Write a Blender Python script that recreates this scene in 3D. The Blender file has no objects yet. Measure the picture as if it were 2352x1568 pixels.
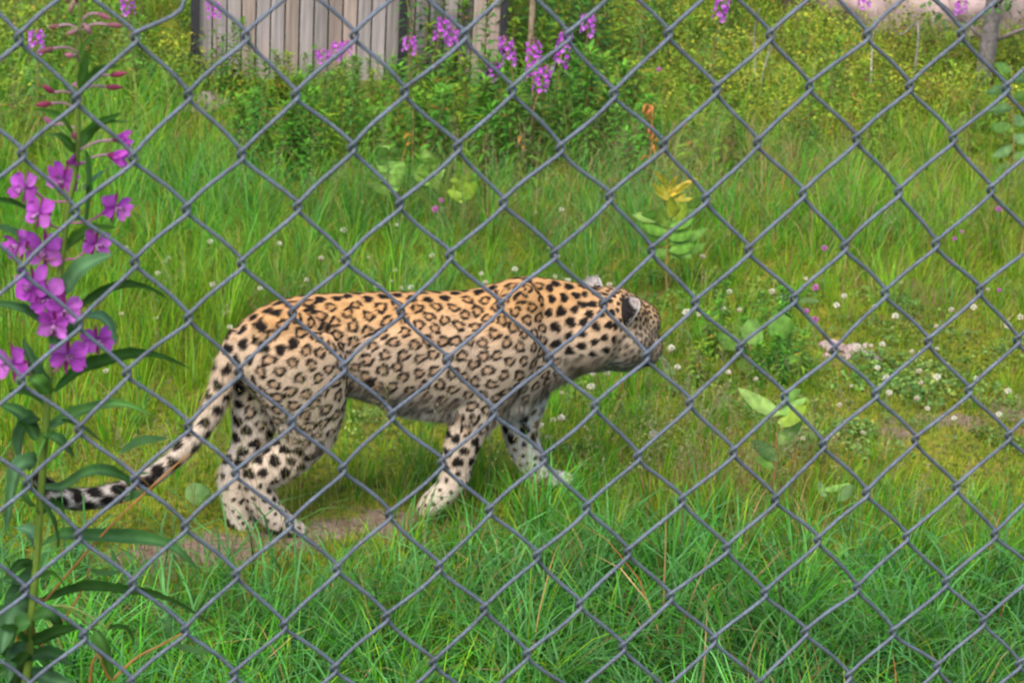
import bpy, bmesh, math, random
import numpy as np
from mathutils import Vector, Matrix, kdtree, noise

# ------------------------------------------------------------------ camera, sky, sun, exposure
scene = bpy.context.scene
COL = scene.collection
CAM_H = 2.8                                   # camera height above the floor of the enclosure
FPX = 5831.3                                  # focal length in units of a picture 2352 wide
_d = np.array([-0.05444852, 0.9994981, 0.3608763]); _d /= np.linalg.norm(_d)
_U = -_d
_F = np.array([0, 0, 1.0]) - _U[2] * _U; _F /= np.linalg.norm(_F)
_R = np.cross(_F, _U)
MC = np.array([_R, _F, _U])                   # camera axes (right, down, forward) -> world
CAM = np.array([0.0, 0.0, CAM_H])
cam = bpy.data.cameras.new('camera')
cam_ob = bpy.data.objects.new('camera', cam); COL.objects.link(cam_ob)
X, Y, Z = MC @ np.array([1., 0, 0]), MC @ np.array([0, -1., 0]), MC @ np.array([0, 0, -1.])
cam_ob.matrix_world = Matrix(((X[0], Y[0], Z[0], CAM[0]), (X[1], Y[1], Z[1], CAM[1]),
                              (X[2], Y[2], Z[2], CAM[2]), (0, 0, 0, 1)))
cam.sensor_width = 36.0
cam.lens = 36.0 * FPX / 2352
cam.clip_start = 0.05
cam.clip_end = 2000
cam.dof.use_dof = True
cam.dof.focus_distance = 3.1
cam.dof.aperture_fstop = 20.5
scene.camera = cam_ob

SUN_EL, SUN_AZ = math.radians(58), math.radians(200)      # high, soft, from behind the camera's left
world = bpy.data.worlds.new('World'); scene.world = world; world.use_nodes = True
wn = world.node_tree.nodes; wn.clear()
_sky = wn.new('ShaderNodeTexSky'); _sky.sky_type = 'NISHITA'; _sky.sun_disc = False
_sky.sun_elevation = SUN_EL; _sky.sun_rotation = SUN_AZ
_sky.air_density = 1.0; _sky.dust_density = 4.0; _sky.ozone_density = 1.0
_bg = wn.new('ShaderNodeBackground'); _bg.inputs['Strength'].default_value = 0.15
_wo = wn.new('ShaderNodeOutputWorld')
world.node_tree.links.new(_sky.outputs[0], _bg.inputs[0]); world.node_tree.links.new(_bg.outputs[0], _wo.inputs[0])
sun = bpy.data.lights.new('sun', 'SUN'); sun.energy = 1.5; sun.angle = math.radians(28); sun.color = (1.0, 0.95, 0.87)
sun_ob = bpy.data.objects.new('sun', sun); COL.objects.link(sun_ob)
_sd = Vector((math.sin(SUN_AZ) * math.cos(SUN_EL), math.cos(SUN_AZ) * math.cos(SUN_EL), math.sin(SUN_EL)))
sun_ob.rotation_euler = _sd.to_track_quat('Z', 'Y').to_euler()
sun_ob.location = (0, -3, 8)
scene.view_settings.view_transform = 'Standard'; scene.view_settings.look = 'None'
scene.view_settings.gamma = 1.0; scene.view_settings.use_curve_mapping = False
scene.view_settings.exposure = 1.5
scene.cycles.max_bounces = 6; scene.cycles.diffuse_bounces = 3; scene.cycles.transmission_bounces = 4
scene.cycles.use_denoising = True

random.seed(11)
RNG = np.random.default_rng(11)

# ------------------------------------------------------------------ helpers
def rays(px, py):
    v = np.stack([(np.asarray(px, float) - 1176) / FPX, (np.asarray(py, float) - 784) / FPX,
                  np.ones(np.shape(px))], -1)
    return v @ MC.T
def ground_at(px, py, z=0.0):
    v = rays(px, py); t = (z - CAM_H) / v[..., 2]
    return CAM + v * t[..., None]
def at_depth(px, py, depth):
    "point seen at (px, py) at a distance along the optical axis"
    return CAM + rays(px, py) * depth
def project(P):
    q = (np.asarray(P) - CAM) @ MC
    return 1176 + FPX * q[..., 0] / q[..., 2], 784 + FPX * q[..., 1] / q[..., 2]

def tag(o, label=None, cat=None, group=None, kind=None):
    if label: o['label'] = label
    if cat: o['category'] = cat
    if group: o['group'] = group
    if kind: o['kind'] = kind
    return o
def empty(name, loc=(0, 0, 0), rz=0.0):
    o = bpy.data.objects.new(name, None); COL.objects.link(o)
    o.location = Vector(loc); o.rotation_euler = (0, 0, rz); o.empty_display_size = 0.05
    return o
def link(name, me, mat=None, parent=None):
    o = bpy.data.objects.new(name, me); COL.objects.link(o)
    if mat is not None and not me.materials: me.materials.append(mat)
    if parent is not None: o.parent = parent
    return o
def copy_tree(o, parent=None):
    c = o.copy(); COL.objects.link(c); c.parent = parent
    for ch in list(o.children): copy_tree(ch, c)
    return c
def mesh_np(name, V, F, colors=None, smooth=True):
    "mesh from vertex array and an (n,3) / (n,4) face array or a list of such arrays"
    me = bpy.data.meshes.new(name)
    V = np.ascontiguousarray(V, np.float32)
    Fs = F if isinstance(F, list) else [F]
    Fs = [np.asarray(f, np.int32) for f in Fs if len(f)]
    me.vertices.add(len(V)); me.vertices.foreach_set('co', V.ravel())
    loops = np.concatenate([f.ravel() for f in Fs]); me.loops.add(len(loops)); me.loops.foreach_set('vertex_index', loops)
    tot = np.concatenate([np.full(len(f), f.shape[1], np.int32) for f in Fs])
    st = np.concatenate([[0], np.cumsum(tot)[:-1]]).astype(np.int32)
    me.polygons.add(len(tot)); me.polygons.foreach_set('loop_start', st); me.polygons.foreach_set('loop_total', tot)
    me.polygons.foreach_set('use_smooth', np.full(len(tot), smooth))
    me.update(calc_edges=True)
    if colors is not None:
        a = me.color_attributes.new('tint', 'FLOAT_COLOR', 'POINT')
        c = np.ones((len(V), 4), np.float32); c[:, :3] = colors
        a.data.foreach_set('color', c.ravel())
    me.validate()
    return me
class MB:
    "collects vertices, faces and vertex tints"
    def __init__(s): s.v = []; s.f3 = []; s.f4 = []; s.c = []; s.n = 0
    def add(s, V, f3=None, f4=None, col=(1, 1, 1)):
        V = np.asarray(V, float)
        if f3 is not None and len(f3): s.f3.append(np.asarray(f3, int) + s.n)
        if f4 is not None and len(f4): s.f4.append(np.asarray(f4, int) + s.n)
        s.v.append(V); c = np.broadcast_to(np.asarray(col, float), (len(V), 3)); s.c.append(c); s.n += len(V)
    def mesh(s, name, smooth=True):
        F = []
        if s.f3: F.append(np.concatenate(s.f3))
        if s.f4: F.append(np.concatenate(s.f4))
        return mesh_np(name, np.concatenate(s.v), F, np.concatenate(s.c), smooth)
    def tube(s, pts, radii, k=6, col=(1, 1, 1), cap=True):
        pts = np.asarray(pts, float); n = len(pts); radii = np.broadcast_to(np.asarray(radii, float), (n,))
        T = np.gradient(pts, axis=0); T /= np.linalg.norm(T, axis=1)[:, None] + 1e-12
        ref = np.array([0, 0, 1.0]) if abs(T[0, 2]) < .9 else np.array([1.0, 0, 0])
        A = np.zeros_like(T); a = ref - (ref @ T[0]) * T[0]; a /= np.linalg.norm(a)
        for i in range(n):
            a = a - (a @ T[i]) * T[i]; a /= np.linalg.norm(a) + 1e-12; A[i] = a
        B = np.cross(T, A); th = np.arange(k) * 2 * np.pi / k
        V = pts[:, None] + radii[:, None, None] * (np.cos(th)[None, :, None] * A[:, None] + np.sin(th)[None, :, None] * B[:, None])
        i, j = np.meshgrid(np.arange(n - 1), np.arange(k), indexing='ij'); j2 = (j + 1) % k
        f4 = np.stack([i * k + j, i * k + j2, (i + 1) * k + j2, (i + 1) * k + j], -1).reshape(-1, 4)
        V = V.reshape(-1, 3); f3 = None
        if cap:
            V = np.vstack([V, pts[0], pts[-1]]); q = np.arange(k); q2 = (q + 1) % k
            f3 = np.vstack([np.stack([np.full(k, n * k), q2, q], -1),
                            np.stack([np.full(k, n * k + 1), (n - 1) * k + q, (n - 1) * k + q2], -1)])
        s.add(V, f3, f4, col)
    def ball(s, c, r, nu=8, nv=6, col=(1, 1, 1), rot=None):
        r = np.broadcast_to(np.asarray(r, float), (3,))
        u = np.arange(nu) * 2 * np.pi / nu; v = np.linspace(0, np.pi, nv + 1)[1:-1]
        P = np.array([[math.sin(b) * math.cos(a), math.sin(b) * math.sin(a), math.cos(b)] for b in v for a in u] + [[0, 0, 1], [0, 0, -1]])
        P = P * r
        if rot is not None: P = P @ np.asarray(rot).T
        f4 = []; f3 = []; m = len(v)
        for i in range(m - 1):
            for j in range(nu):
                j2 = (j + 1) % nu; f4.append((i * nu + j, (i + 1) * nu + j, (i + 1) * nu + j2, i * nu + j2))
        for j in range(nu):
            j2 = (j + 1) % nu; f3.append((m * nu, j, j2)); f3.append((m * nu + 1, (m - 1) * nu + j2, (m - 1) * nu + j))
        s.add(P + np.asarray(c), f3, f4, col)
    def box(s, lo, hi, col=(1, 1, 1)):
        x0, y0, z0 = lo; x1, y1, z1 = hi
        V = [(x0, y0, z0), (x1, y0, z0), (x1, y1, z0), (x0, y1, z0), (x0, y0, z1), (x1, y0, z1), (x1, y1, z1), (x0, y1, z1)]
        s.add(V, None, [(0, 3, 2, 1), (4, 5, 6, 7), (0, 1, 5, 4), (1, 2, 6, 5), (2, 3, 7, 6), (3, 0, 4, 7)], col)
def spline(P, n):
    "Catmull-Rom through the rows of P"
    P = np.asarray(P, float); m = len(P); t = np.linspace(0, m - 1, n); i = np.clip(t.astype(int), 0, m - 2); u = (t - i)[:, None]
    p0 = P[np.clip(i - 1, 0, m - 1)]; p1 = P[i]; p2 = P[i + 1]; p3 = P[np.clip(i + 2, 0, m - 1)]
    return .5 * (2 * p1 + (p2 - p0) * u + (2 * p0 - 5 * p1 + 4 * p2 - p3) * u ** 2 + (3 * p1 - p0 - 3 * p2 + p3) * u ** 3)

# value noise in numpy (tileless lattice noise)
def vnoise(x, y, seed=0):
    x = np.asarray(x, float); y = np.asarray(y, float)
    xi = np.floor(x).astype(np.int64); yi = np.floor(y).astype(np.int64); fx = x - xi; fy = y - yi
    def h(a, b):
        n = (a * 374761393 + b * 668265263 + seed * 982451653) & 0x7fffffff
        n = ((n ^ (n >> 13)) * 1274126177) & 0x7fffffff
        return ((n ^ (n >> 16)) & 0xffff) / 65535.0
    sx = fx * fx * (3 - 2 * fx); sy = fy * fy * (3 - 2 * fy)
    return (h(xi, yi) * (1 - sx) + h(xi + 1, yi) * sx) * (1 - sy) + (h(xi, yi + 1) * (1 - sx) + h(xi + 1, yi + 1) * sx) * sy
def fnoise(x, y, seed=0, octv=3):
    s = 0; a = .5; t = 0
    for k in range(octv):
        s = s + a * vnoise(x * 2 ** k, y * 2 ** k, seed + k); t += a; a *= .5
    return s / t

# ------------------------------------------------------------------ materials
def nodes_of(name):
    m = bpy.data.materials.new(name); m.use_nodes = True; nt = m.node_tree; nt.nodes.clear()
    return m, nt, nt.nodes, nt.links
def leafy(name, transl=0.35, rough=0.45, spec=0.35, noise_scale=60.0, noise_amt=0.25):
    "thin plant tissue: tint attribute, slight mottling, light passing through"
    m, nt, N, L = nodes_of(name)
    at = N.new('ShaderNodeAttribute'); at.attribute_name = 'tint'
    no = N.new('ShaderNodeTexNoise'); no.inputs['Scale'].default_value = noise_scale; no.inputs['Detail'].default_value = 2
    tc = N.new('ShaderNodeTexCoord'); L.new(tc.outputs['Object'], no.inputs['Vector'])
    mr = N.new('ShaderNodeMapRange'); mr.inputs[1].default_value = .3; mr.inputs[2].default_value = .7
    mr.inputs[3].default_value = 1 - noise_amt; mr.inputs[4].default_value = 1 + noise_amt; L.new(no.outputs[0], mr.inputs[0])
    mx = N.new('ShaderNodeMix'); mx.data_type = 'RGBA'; mx.blend_type = 'MULTIPLY'; mx.inputs[0].default_value = 1
    L.new(at.outputs['Color'], mx.inputs[6]); L.new(mr.outputs[0], mx.inputs[7])
    p = N.new('ShaderNodeBsdfPrincipled'); p.inputs['Roughness'].default_value = rough
    p.inputs['Specular IOR Level'].default_value = spec
    L.new(mx.outputs[2], p.inputs['Base Color'])
    tr = N.new('ShaderNodeBsdfTranslucent'); L.new(mx.outputs[2], tr.inputs[0])
    ms = N.new('ShaderNodeMixShader'); ms.inputs[0].default_value = transl
    L.new(p.outputs[0], ms.inputs[1]); L.new(tr.outputs[0], ms.inputs[2])
    o = N.new('ShaderNodeOutputMaterial'); L.new(ms.outputs[0], o.inputs[0])
    return m
def tinted(name, rough=0.6, spec=0.3, metal=0.0, noise_scale=30.0, noise_amt=0.2, bump=0.0, bump_scale=80.0, sheen=0.0):
    m, nt, N, L = nodes_of(name)
    at = N.new('ShaderNodeAttribute'); at.attribute_name = 'tint'
    tc = N.new('ShaderNodeTexCoord')
    no = N.new('ShaderNodeTexNoise'); no.inputs['Scale'].default_value = noise_scale; no.inputs['Detail'].default_value = 4
    L.new(tc.outputs['Object'], no.inputs['Vector'])
    mr = N.new('ShaderNodeMapRange'); mr.inputs[1].default_value = .3; mr.inputs[2].default_value = .7
    mr.inputs[3].default_value = 1 - noise_amt; mr.inputs[4].default_value = 1 + noise_amt; L.new(no.outputs[0], mr.inputs[0])
    mx = N.new('ShaderNodeMix'); mx.data_type = 'RGBA'; mx.blend_type = 'MULTIPLY'; mx.inputs[0].default_value = 1
    L.new(at.outputs['Color'], mx.inputs[6]); L.new(mr.outputs[0], mx.inputs[7])
    p = N.new('ShaderNodeBsdfPrincipled'); p.inputs['Roughness'].default_value = rough; p.inputs['Metallic'].default_value = metal
    p.inputs['Specular IOR Level'].default_value = spec
    if sheen: p.inputs['Sheen Weight'].default_value = sheen
    L.new(mx.outputs[2], p.inputs['Base Color'])
    if bump:
        nb = N.new('ShaderNodeTexNoise'); nb.inputs['Scale'].default_value = bump_scale; nb.inputs['Detail'].default_value = 5
        L.new(tc.outputs['Object'], nb.inputs['Vector'])
        b = N.new('ShaderNodeBump'); b.inputs['Strength'].default_value = bump; b.inputs['Distance'].default_value = .01
        L.new(nb.outputs[0], b.inputs['Height']); L.new(b.outputs[0], p.inputs['Normal'])
    o = N.new('ShaderNodeOutputMaterial'); L.new(p.outputs[0], o.inputs[0])
    return m
M_GRASS = leafy('grass_blade', .42, .55, .14, 25, .18)
M_LEAF = leafy('leaf', .34, .58, .16, 45, .28)
M_PETAL = leafy('petal', .52, .6, .10, 120, .22)
M_STEM = tinted('plant_stem', .55, .3, 0, 60, .2)
M_WIRE = tinted('galvanised_wire', .48, .45, .2, 55, .30, .3, 500)
M_WOOD = None
# ------------------------------------------------------------------ ground
def ground_z(x, y):
    x = np.asarray(x, float); y = np.asarray(y, float)
    bank = np.clip((4.5 - y) / 2.9, 0, 1); bank = bank * bank * (3 - 2 * bank) * 1.35
    n = (fnoise(x * 1.3 + 5, y * 1.3, 3) - .5) * .07 + (fnoise(x * 5, y * 5 + 9, 7) - .5) * .022
    far = np.clip((y - 9.5) / 4, 0, 1) * .10 * fnoise(x * .7 + 20, y * .7, 31) + np.clip((y - 16) / 60, 0, 4) * 2.2
    path = np.exp(-((y - 6.25 - .22 * x) / .45) ** 2)        # worn line the animals walk
    return bank + n * (1 - .7 * path) + far - .012 * path
def build_ground():
    xs = np.concatenate([[-300, -120, -50, -22, -12, -7], np.linspace(-4.5, 4.5, 226), [7, 12, 22, 50, 120, 300]])
    ys = np.concatenate([[-120, -40, -12, -4], np.linspace(-1, 4, 60)[:-1], np.linspace(4, 14.5, 260), [16, 19, 24, 34, 60, 120, 300]])
    gx, gy = np.meshgrid(xs, ys, indexing='ij'); V = np.stack([gx, gy, ground_z(gx, gy)], -1).reshape(-1, 3)
    ny = len(ys); i, j = np.meshgrid(np.arange(len(xs) - 1), np.arange(ny - 1), indexing='ij')
    f = np.stack([i * ny + j, (i + 1) * ny + j, (i + 1) * ny + j + 1, i * ny + j + 1], -1).reshape(-1, 4)
    m, nt, N, L = nodes_of('mossy_ground')
    geo = N.new('ShaderNodeNewGeometry')
    def nz(scale, detail=4):
        n = N.new('ShaderNodeTexNoise'); n.inputs['Scale'].default_value = scale; n.inputs['Detail'].default_value = detail
        L.new(geo.outputs['Position'], n.inputs['Vector']); return n
    def mix(fac, a, b):
        x = N.new('ShaderNodeMix'); x.data_type = 'RGBA'
        if hasattr(fac, 'links'): L.new(fac, x.inputs[0])
        else: x.inputs[0].default_value = fac
        for k, c in ((6, a), (7, b)):
            if hasattr(c, 'links'): L.new(c, x.inputs[k])
            else: x.inputs[k].default_value = (*c, 1)
        return x.outputs[2]
    def ramp(src, lo, hi):
        r = N.new('ShaderNodeMapRange'); r.inputs[1].default_value = lo; r.inputs[2].default_value = hi; r.clamp = True
        L.new(src, r.inputs[0]); return r.outputs[0]
    a = mix(ramp(nz(3.2).outputs[0], .38, .6), (.10, .12, .008), (.17, .16, .016))
    a = mix(ramp(nz(38, 5).outputs[0], .45, .68), a, (.045, .05, .012))
    a = mix(ramp(nz(1.7).outputs[0], .55, .68), a, (.11, .075, .035))
    at = N.new('ShaderNodeAttribute'); at.attribute_name = 'tint'
    sep = N.new('ShaderNodeSeparateColor'); L.new(at.outputs['Color'], sep.inputs[0])
    mm = N.new('ShaderNodeMath'); mm.operation = 'MULTIPLY_ADD'
    L.new(nz(9, 5).outputs[0], mm.inputs[0]); mm.inputs[1].default_value = 1.4; L.new(sep.outputs[0], mm.inputs[2])
    soil = mix(ramp(nz(60, 5).outputs[0], .35, .7), (.10, .065, .042), (.19, .14, .11))
    a = mix(ramp(mm.outputs[0], 1.05, 1.3), a, soil)
    p = N.new('ShaderNodeBsdfPrincipled'); p.inputs['Roughness'].default_value = .95; p.inputs['Specular IOR Level'].default_value = .1
    L.new(a, p.inputs['Base Color'])
    b = N.new('ShaderNodeBump'); b.inputs['Strength'].default_value = .8; b.inputs['Distance'].default_value = .02
    L.new(nz(90, 6).outputs[0], b.inputs['Height']); L.new(b.outputs[0], p.inputs['Normal'])
    o = N.new('ShaderNodeOutputMaterial'); L.new(p.outputs[0], o.inputs[0])
    # red channel: bare trodden earth
    soilmask = np.zeros(len(V))
    for (px, py, r, w) in SOIL:
        g = ground_at(px, py); soilmask = np.maximum(soilmask, w * np.exp(-(((V[:, 0] - g[0]) / r) ** 2 + ((V[:, 1] - g[1]) / (r * .8)) ** 2)))
    c = np.zeros((len(V), 3)); c[:, 0] = soilmask
    g = link('ground', mesh_np('ground', V, f, c), m); tag(g, kind='structure')
SOIL = [(480, 1258, .15, .95), (760, 1212, .13, .85), (890, 1198, .14, .9), (640, 1235, .12, .8), (340, 1272, .14, .85), (1060, 1185, .10, .6),
        (2050, 990, .16, .55), (1900, 1015, .16, .5), (2330, 945, .22, .6), (1560, 1060, .16, .4), (2200, 965, .16, .55), (1950, 810, .15, .6), (1480, 300, .2, .5)]
# ------------------------------------------------------------------ leopard
def build_leopard():
    th = math.radians(20)
    fw = np.array([math.cos(th), math.sin(th), 0]); la = np.array([-fw[1], fw[0], 0]); up = np.array([0, 0, 1.0])
    hm = ground_at(np.array(615.), np.array(1222.)); fm = ground_at(np.array(1100.), np.array(1140.)); org = (hm + fm) / 2
    def sag(px, py, lat=0.0):
        v = rays(px, py); q = org + la * lat; t = ((q - CAM) @ la) / (v @ la); p = CAM + t * v
        return np.array([(p - org) @ fw, lat, p[2]])                 # animal's own axes: forward, left, up
    S = 6.85 / FPX                                                    # metres per picture unit at the animal
    body = MB()
    def loft(rings, name=None, k=28, n=None):
        "rings: centre, up-vector*half height, side-vector*half width"
        R_ = np.array([np.concatenate(r) for r in rings]); R_ = spline(R_, n or len(rings) * 4)
        t = np.arange(k) * 2 * np.pi / k; V = []
        for r in R_:
            c, a, b = r[:3], r[3:6], r[6:9]; V.append(c + np.cos(t)[:, None] * a + np.sin(t)[:, None] * b)
        V = np.array(V); m = len(V)
        i, j = np.meshgrid(np.arange(m - 1), np.arange(k), indexing='ij'); j2 = (j + 1) % k
        f4 = np.stack([i * k + j, (i + 1) * k + j, (i + 1) * k + j2, i * k + j2], -1).reshape(-1, 4)
        VV = np.vstack([V.reshape(-1, 3), R_[0, :3], R_[-1, :3]]); q = np.arange(k); q2 = (q + 1) % k
        f3 = np.vstack([np.stack([np.full(k, m * k), q, q2], -1), np.stack([np.full(k, m * k + 1), (m - 1) * k + q2, (m - 1) * k + q], -1)])
        body.add(VV, f3, f4)
    def trunk(st):
        out = []
        for (tx, ty, bx, by, hw) in st:
            T, B = sag(tx, ty), sag(bx, by); c = (T + B) / 2; out.append((c, (T - B) / 2 * .98, np.array([0, hw, 0])))
        loft(out)
    trunk([(521, 815, 535, 850, .02), (530, 783, 560, 885, .065), (563, 738, 612, 930, .10), (620, 700, 690, 935, .118),
           (700, 679, 785, 905, .102), (800, 674, 845, 918, .106), (900, 671, 915, 943, .128), (1000, 671, 1000, 956, .136),
           (1085, 666, 1090, 965, .126), (1150, 648, 1180, 955, .112), (1205, 634, 1235, 915, .098), (1270, 640, 1275, 884, .090),
           (1340, 652, 1335, 858, .084), (1400, 668, 1395, 850, .075), (1440, 690, 1440, 830, .05)])
    def limb(pts, k=20):
        "px, py, lateral, radius in picture units, lateral radius factor"
        P = np.array([sag(p[0], p[1], p[2]) for p in pts]); T = np.gradient(P, axis=0); T /= np.linalg.norm(T, axis=1)[:, None]
        out = []
        for p, t, c in zip(pts, T, P):
            b = np.array([0, 1.0, 0]); b = b - (b @ t) * t; b /= np.linalg.norm(b); a = np.cross(t, b); r = p[3] * S
            out.append((c, a * r, b * r * p[4]))
        loft(out, k=k)
    N_, F_ = -.070, .07
    # near hind, far hind, near fore (lifting off), far fore
    HN = -.055
    limb([(640, 745, N_ * .6, 40, .9), (662, 800, N_ - .012, 88, .54), (690, 865, N_ - .02, 100, .52), (706, 925, N_ - .016, 92, .54), (704, 985, N_ - .004, 74, .56),
          (676, 1036, HN, 54, .62), (624, 1076, HN, 46, .74), (590, 1100, HN, 38, .85), (594, 1128, HN, 34, .95), (612, 1165, HN, 33, 1.0), (634, 1190, HN, 31, 1.15), (658, 1205, HN, 25, 1.4), (682, 1214, HN, 15, 1.7), (694, 1217, HN, 8, 1.8)])
    limb([(640, 750, F_ * .6, 40, .9), (620, 810, F_ * .8, 74, .6), (596, 890, F_ * .7, 62, .62), (586, 965, F_ * .6, 54, .64), (570, 1030, F_ * .5, 42, .7),
          (538, 1084, .03, 36, .82), (534, 1108, .025, 35, .88), (543, 1155, .02, 33, .95), (551, 1190, .02, 33, 1.0), (564, 1212, .02, 28, 1.25), (584, 1225, .02, 20, 1.5), (600, 1230, .02, 11, 1.8)])
    limb([(1175, 690, N_ * .7, 50, .8), (1165, 760, N_ - .008, 86, .52), (1140, 840, N_ - .014, 90, .52), (1105, 915, N_ - .002, 70, .56), (1078, 975, N_, 50, .66),
          (1062, 1020, N_, 43, .78), (1050, 1064, N_, 36, .9), (1042, 1098, N_, 33, 1.0), (1024, 1126, N_, 29, 1.1), (1003, 1146, N_, 28, 1.2), (984, 1164, N_, 25, 1.3), (970, 1180, N_, 17, 1.4)])
    limb([(1200, 760, F_ * .7, 60, .8), (1212, 840, F_, 70, .55), (1203, 920, F_, 58, .65), (1195, 985, F_, 45, .8), (1208, 1035, F_, 38, .9),
          (1228, 1075, F_, 31, 1.0), (1252, 1094, F_, 25, 1.2), (1285, 1100, F_, 19, 1.5), (1312, 1102, F_, 11, 1.8)])
    # tail: carried low behind, tip curling up
    tl = [(560, 770, 0, 34, 1), (524, 835, .0, 29, 1), (505, 900, -.01, 27, 1), (480, 958, -.02, 24, 1), (440, 1012, -.03, 22, 1), (390, 1062, -.04, 20.5, 1),
          (335, 1102, -.05, 21.5, 1), (280, 1128, -.06, 22.5, 1), (225, 1142, -.07, 23, 1), (170, 1146, -.08, 23, 1), (128, 1136, -.09, 22, 1), (98, 1112, -.1, 18, 1), (84, 1090, -.1, 9, 1)]
    limb(tl)
    # head in its own frame, turned away from us and lowered
    hc = sag(1405, 742); yaw, pitch, roll = math.radians(21), math.radians(17), math.radians(2); HS = 1.27
    RH = np.array((Matrix.Rotation(yaw, 3, 'Z') @ Matrix.Rotation(pitch, 3, 'Y') @ Matrix.Rotation(roll, 3, 'X')))
    def hp(p): return hc + RH @ (np.asarray(p, float) * HS)
    def hball(c, r): body.ball(hp(c), np.array(r) * HS, 20, 14, rot=RH)
    hball((-.005, 0, .012), (.088, .074, .066)); hball((.02, .036, -.028), (.066, .050, .058)); hball((.02, -.036, -.028), (.066, .050, .058))
    hball((.062, 0, .0), (.05, .052, .042)); hball((.088, .024, -.038), (.052, .040, .042)); hball((.088, -.024, -.038), (.052, .040, .042)); hball((.068, 0, .012), (.058, .056, .050)); hball((.045, 0, -.062), (.078, .050, .040))
    hball((.082, 0, -.074), (.048, .034, .026)); hball((.096, 0, -.006), (.045, .026, .026)); hball((-.055, 0, -.022), (.085, .078, .088))
    # shoulder blade, hip, elbow and toes
    def lump(px, py, lat, rx, rz, ry): body.ball(sag(px, py, lat), (rx * S, ry, rz * S), 16, 10)
    lump(1192, 725, -.060, 62, 82, .044); lump(1165, 800, -.094, 66, 90, .036); lump(1085, 930, -.088, 46, 46, .030); lump(655, 760, -.076, 75, 52, .036); lump(730, 850, -.106, 66, 92, .034); lump(950, 830, -.100, 120, 85, .032)
    for (px, py, lat, f) in [(598, 1228, .02, 1), (686, 1213, HN, 1), (1304, 1100, F_, 1), (974, 1172, N_, -1)]:
        for k in range(4): body.ball(sag(px, py, lat) + np.array([f * (.004 - .006 * abs(k - 1.5)), (k - 1.5) * .0165, .002]), (.019, .0105, .014), 10, 8)
    # voxel remesh and smoothing make one continuous skin
    src = bpy.data.objects.new('tmp', body.mesh('tmp')); COL.objects.link(src)
    md = src.modifiers.new('r', 'REMESH'); md.mode = 'VOXEL'; md.voxel_size = .0046; md.use_smooth_shade = True
    ms = src.modifiers.new('s', 'SMOOTH'); ms.factor = .5; ms.iterations = 10
    dg = bpy.context.evaluated_depsgraph_get(); me = bpy.data.meshes.new_from_object(src.evaluated_get(dg))
    bpy.data.objects.remove(src)
    nv = len(me.vertices); V = np.empty(nv * 3, np.float32); me.vertices.foreach_get('co', V); V = V.reshape(-1, 3).astype(float)
    Nn = np.empty(nv * 3, np.float32); me.vertices.foreach_get('normal', Nn); Nn = Nn.reshape(-1, 3).astype(float)
    # --- coat
    iRH = RH.T
    tailp = spline(np.array([sag(p[0], p[1], p[2]) for p in tl]), 60); tailp[0:8]
    rng = np.random.default_rng(5)
    def near_curve(P, curve):
        d = np.linalg.norm(P[:, None] - curve[None], axis=2); return d.min(1), d.argmin(1)
    xr, xs_ = sag(520, 820)[0], sag(1190, 640)[0]
    def regions(P):
        x, y, z = P.T; H = (P - hc) @ RH / HS                         # head coordinates
        head = (np.linalg.norm(H - np.array([.03, 0, -.015]), axis=1) < .125) & (H[:, 0] > -.055)
        dt, it = near_curve(P, tailp[6:]); tail = (dt < .045) & (x < xr + .035)
        leg = (z < .335 - .0 * x) & ~tail & ~head & (x < xs_ + .5)
        return H, head, tail, it / 53.0, leg
    def rad(P):
        "spot spacing and kind"
        H, head, tail, tt, leg = regions(P); x, y, z = P.T
        r = np.full(len(P), .0385)                                     # flank rosettes
        r = np.where((x > xs_ - .02), .035, r); r = np.where(x > xs_ + .14, .031, r)
        r = np.where(z < .30, .038, r); r = np.where(z < .17, .032, r); r = np.where(z < .10, .022, r)
        r = np.where(tail, .036 + .012 * tt, r); r = np.where(head, .0185, r)
        r = np.where(head & (H[:, 0] > .06), .014, r)
        return r
    order = rng.permutation(nv); rv = rad(V); kd = kdtree.KDTree(nv)
    for i in range(nv): kd.insert(V[i], i)
    kd.balance(); cent = []
    for fac in (1.0, .92, .86):
        blocked = np.zeros(nv, bool)
        for i in cent:
            for (_, j, dd) in kd.find_range(V[i], rv[i] * fac): blocked[j] = True
        for i in order:
            if blocked[i]: continue
            cent.append(i)
            for (_, j, dd) in kd.find_range(V[i], rv[i] * fac): blocked[j] = True
    cent = np.array(cent)
    for it_ in range(3):                                            # even the spacing out
        kc = kdtree.KDTree(len(cent))
        for i, c in enumerate(cent): kc.insert(V[c], i)
        kc.balance(); own = np.array([kc.find(p)[1] for p in V[::2]]); acc = np.zeros((len(cent), 3)); cnt = np.zeros(len(cent))
        np.add.at(acc, own, V[::2]); np.add.at(cnt, own, 1); acc /= np.maximum(cnt, 1)[:, None]
        cent = np.array([kd.find(acc[i])[1] if cnt[i] else cent[i] for i in range(len(cent))])
    CP = V[cent]; CN = Nn[cent]; CR = rv[cent]
    CH, chead, ctail, ctt, cleg = regions(CP)
    # rosettes on flank and thigh, solid spots on spine, neck, shoulder top and legs
    topness = CN[:, 2]
    ros = (~chead) & (~ctail) & (CP[:, 2] > .27) & (CP[:, 0] < xs_ + .05) & (CP[:, 0] > xr + .06) & (topness < .94)
    ros &= ~((CP[:, 0] < xr + .16) & (topness > .35))
    ros |= (~chead) & (~ctail) & (CP[:, 0] >= xs_ + .0) & (CP[:, 0] < xs_ + .12) & (CP[:, 2] < .47) & (CP[:, 2] > .33)
    pat_r = np.where(ros, CR * rng.uniform(.39, .475, len(CR)), CR * rng.uniform(.35, .45, len(CR)))
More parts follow.
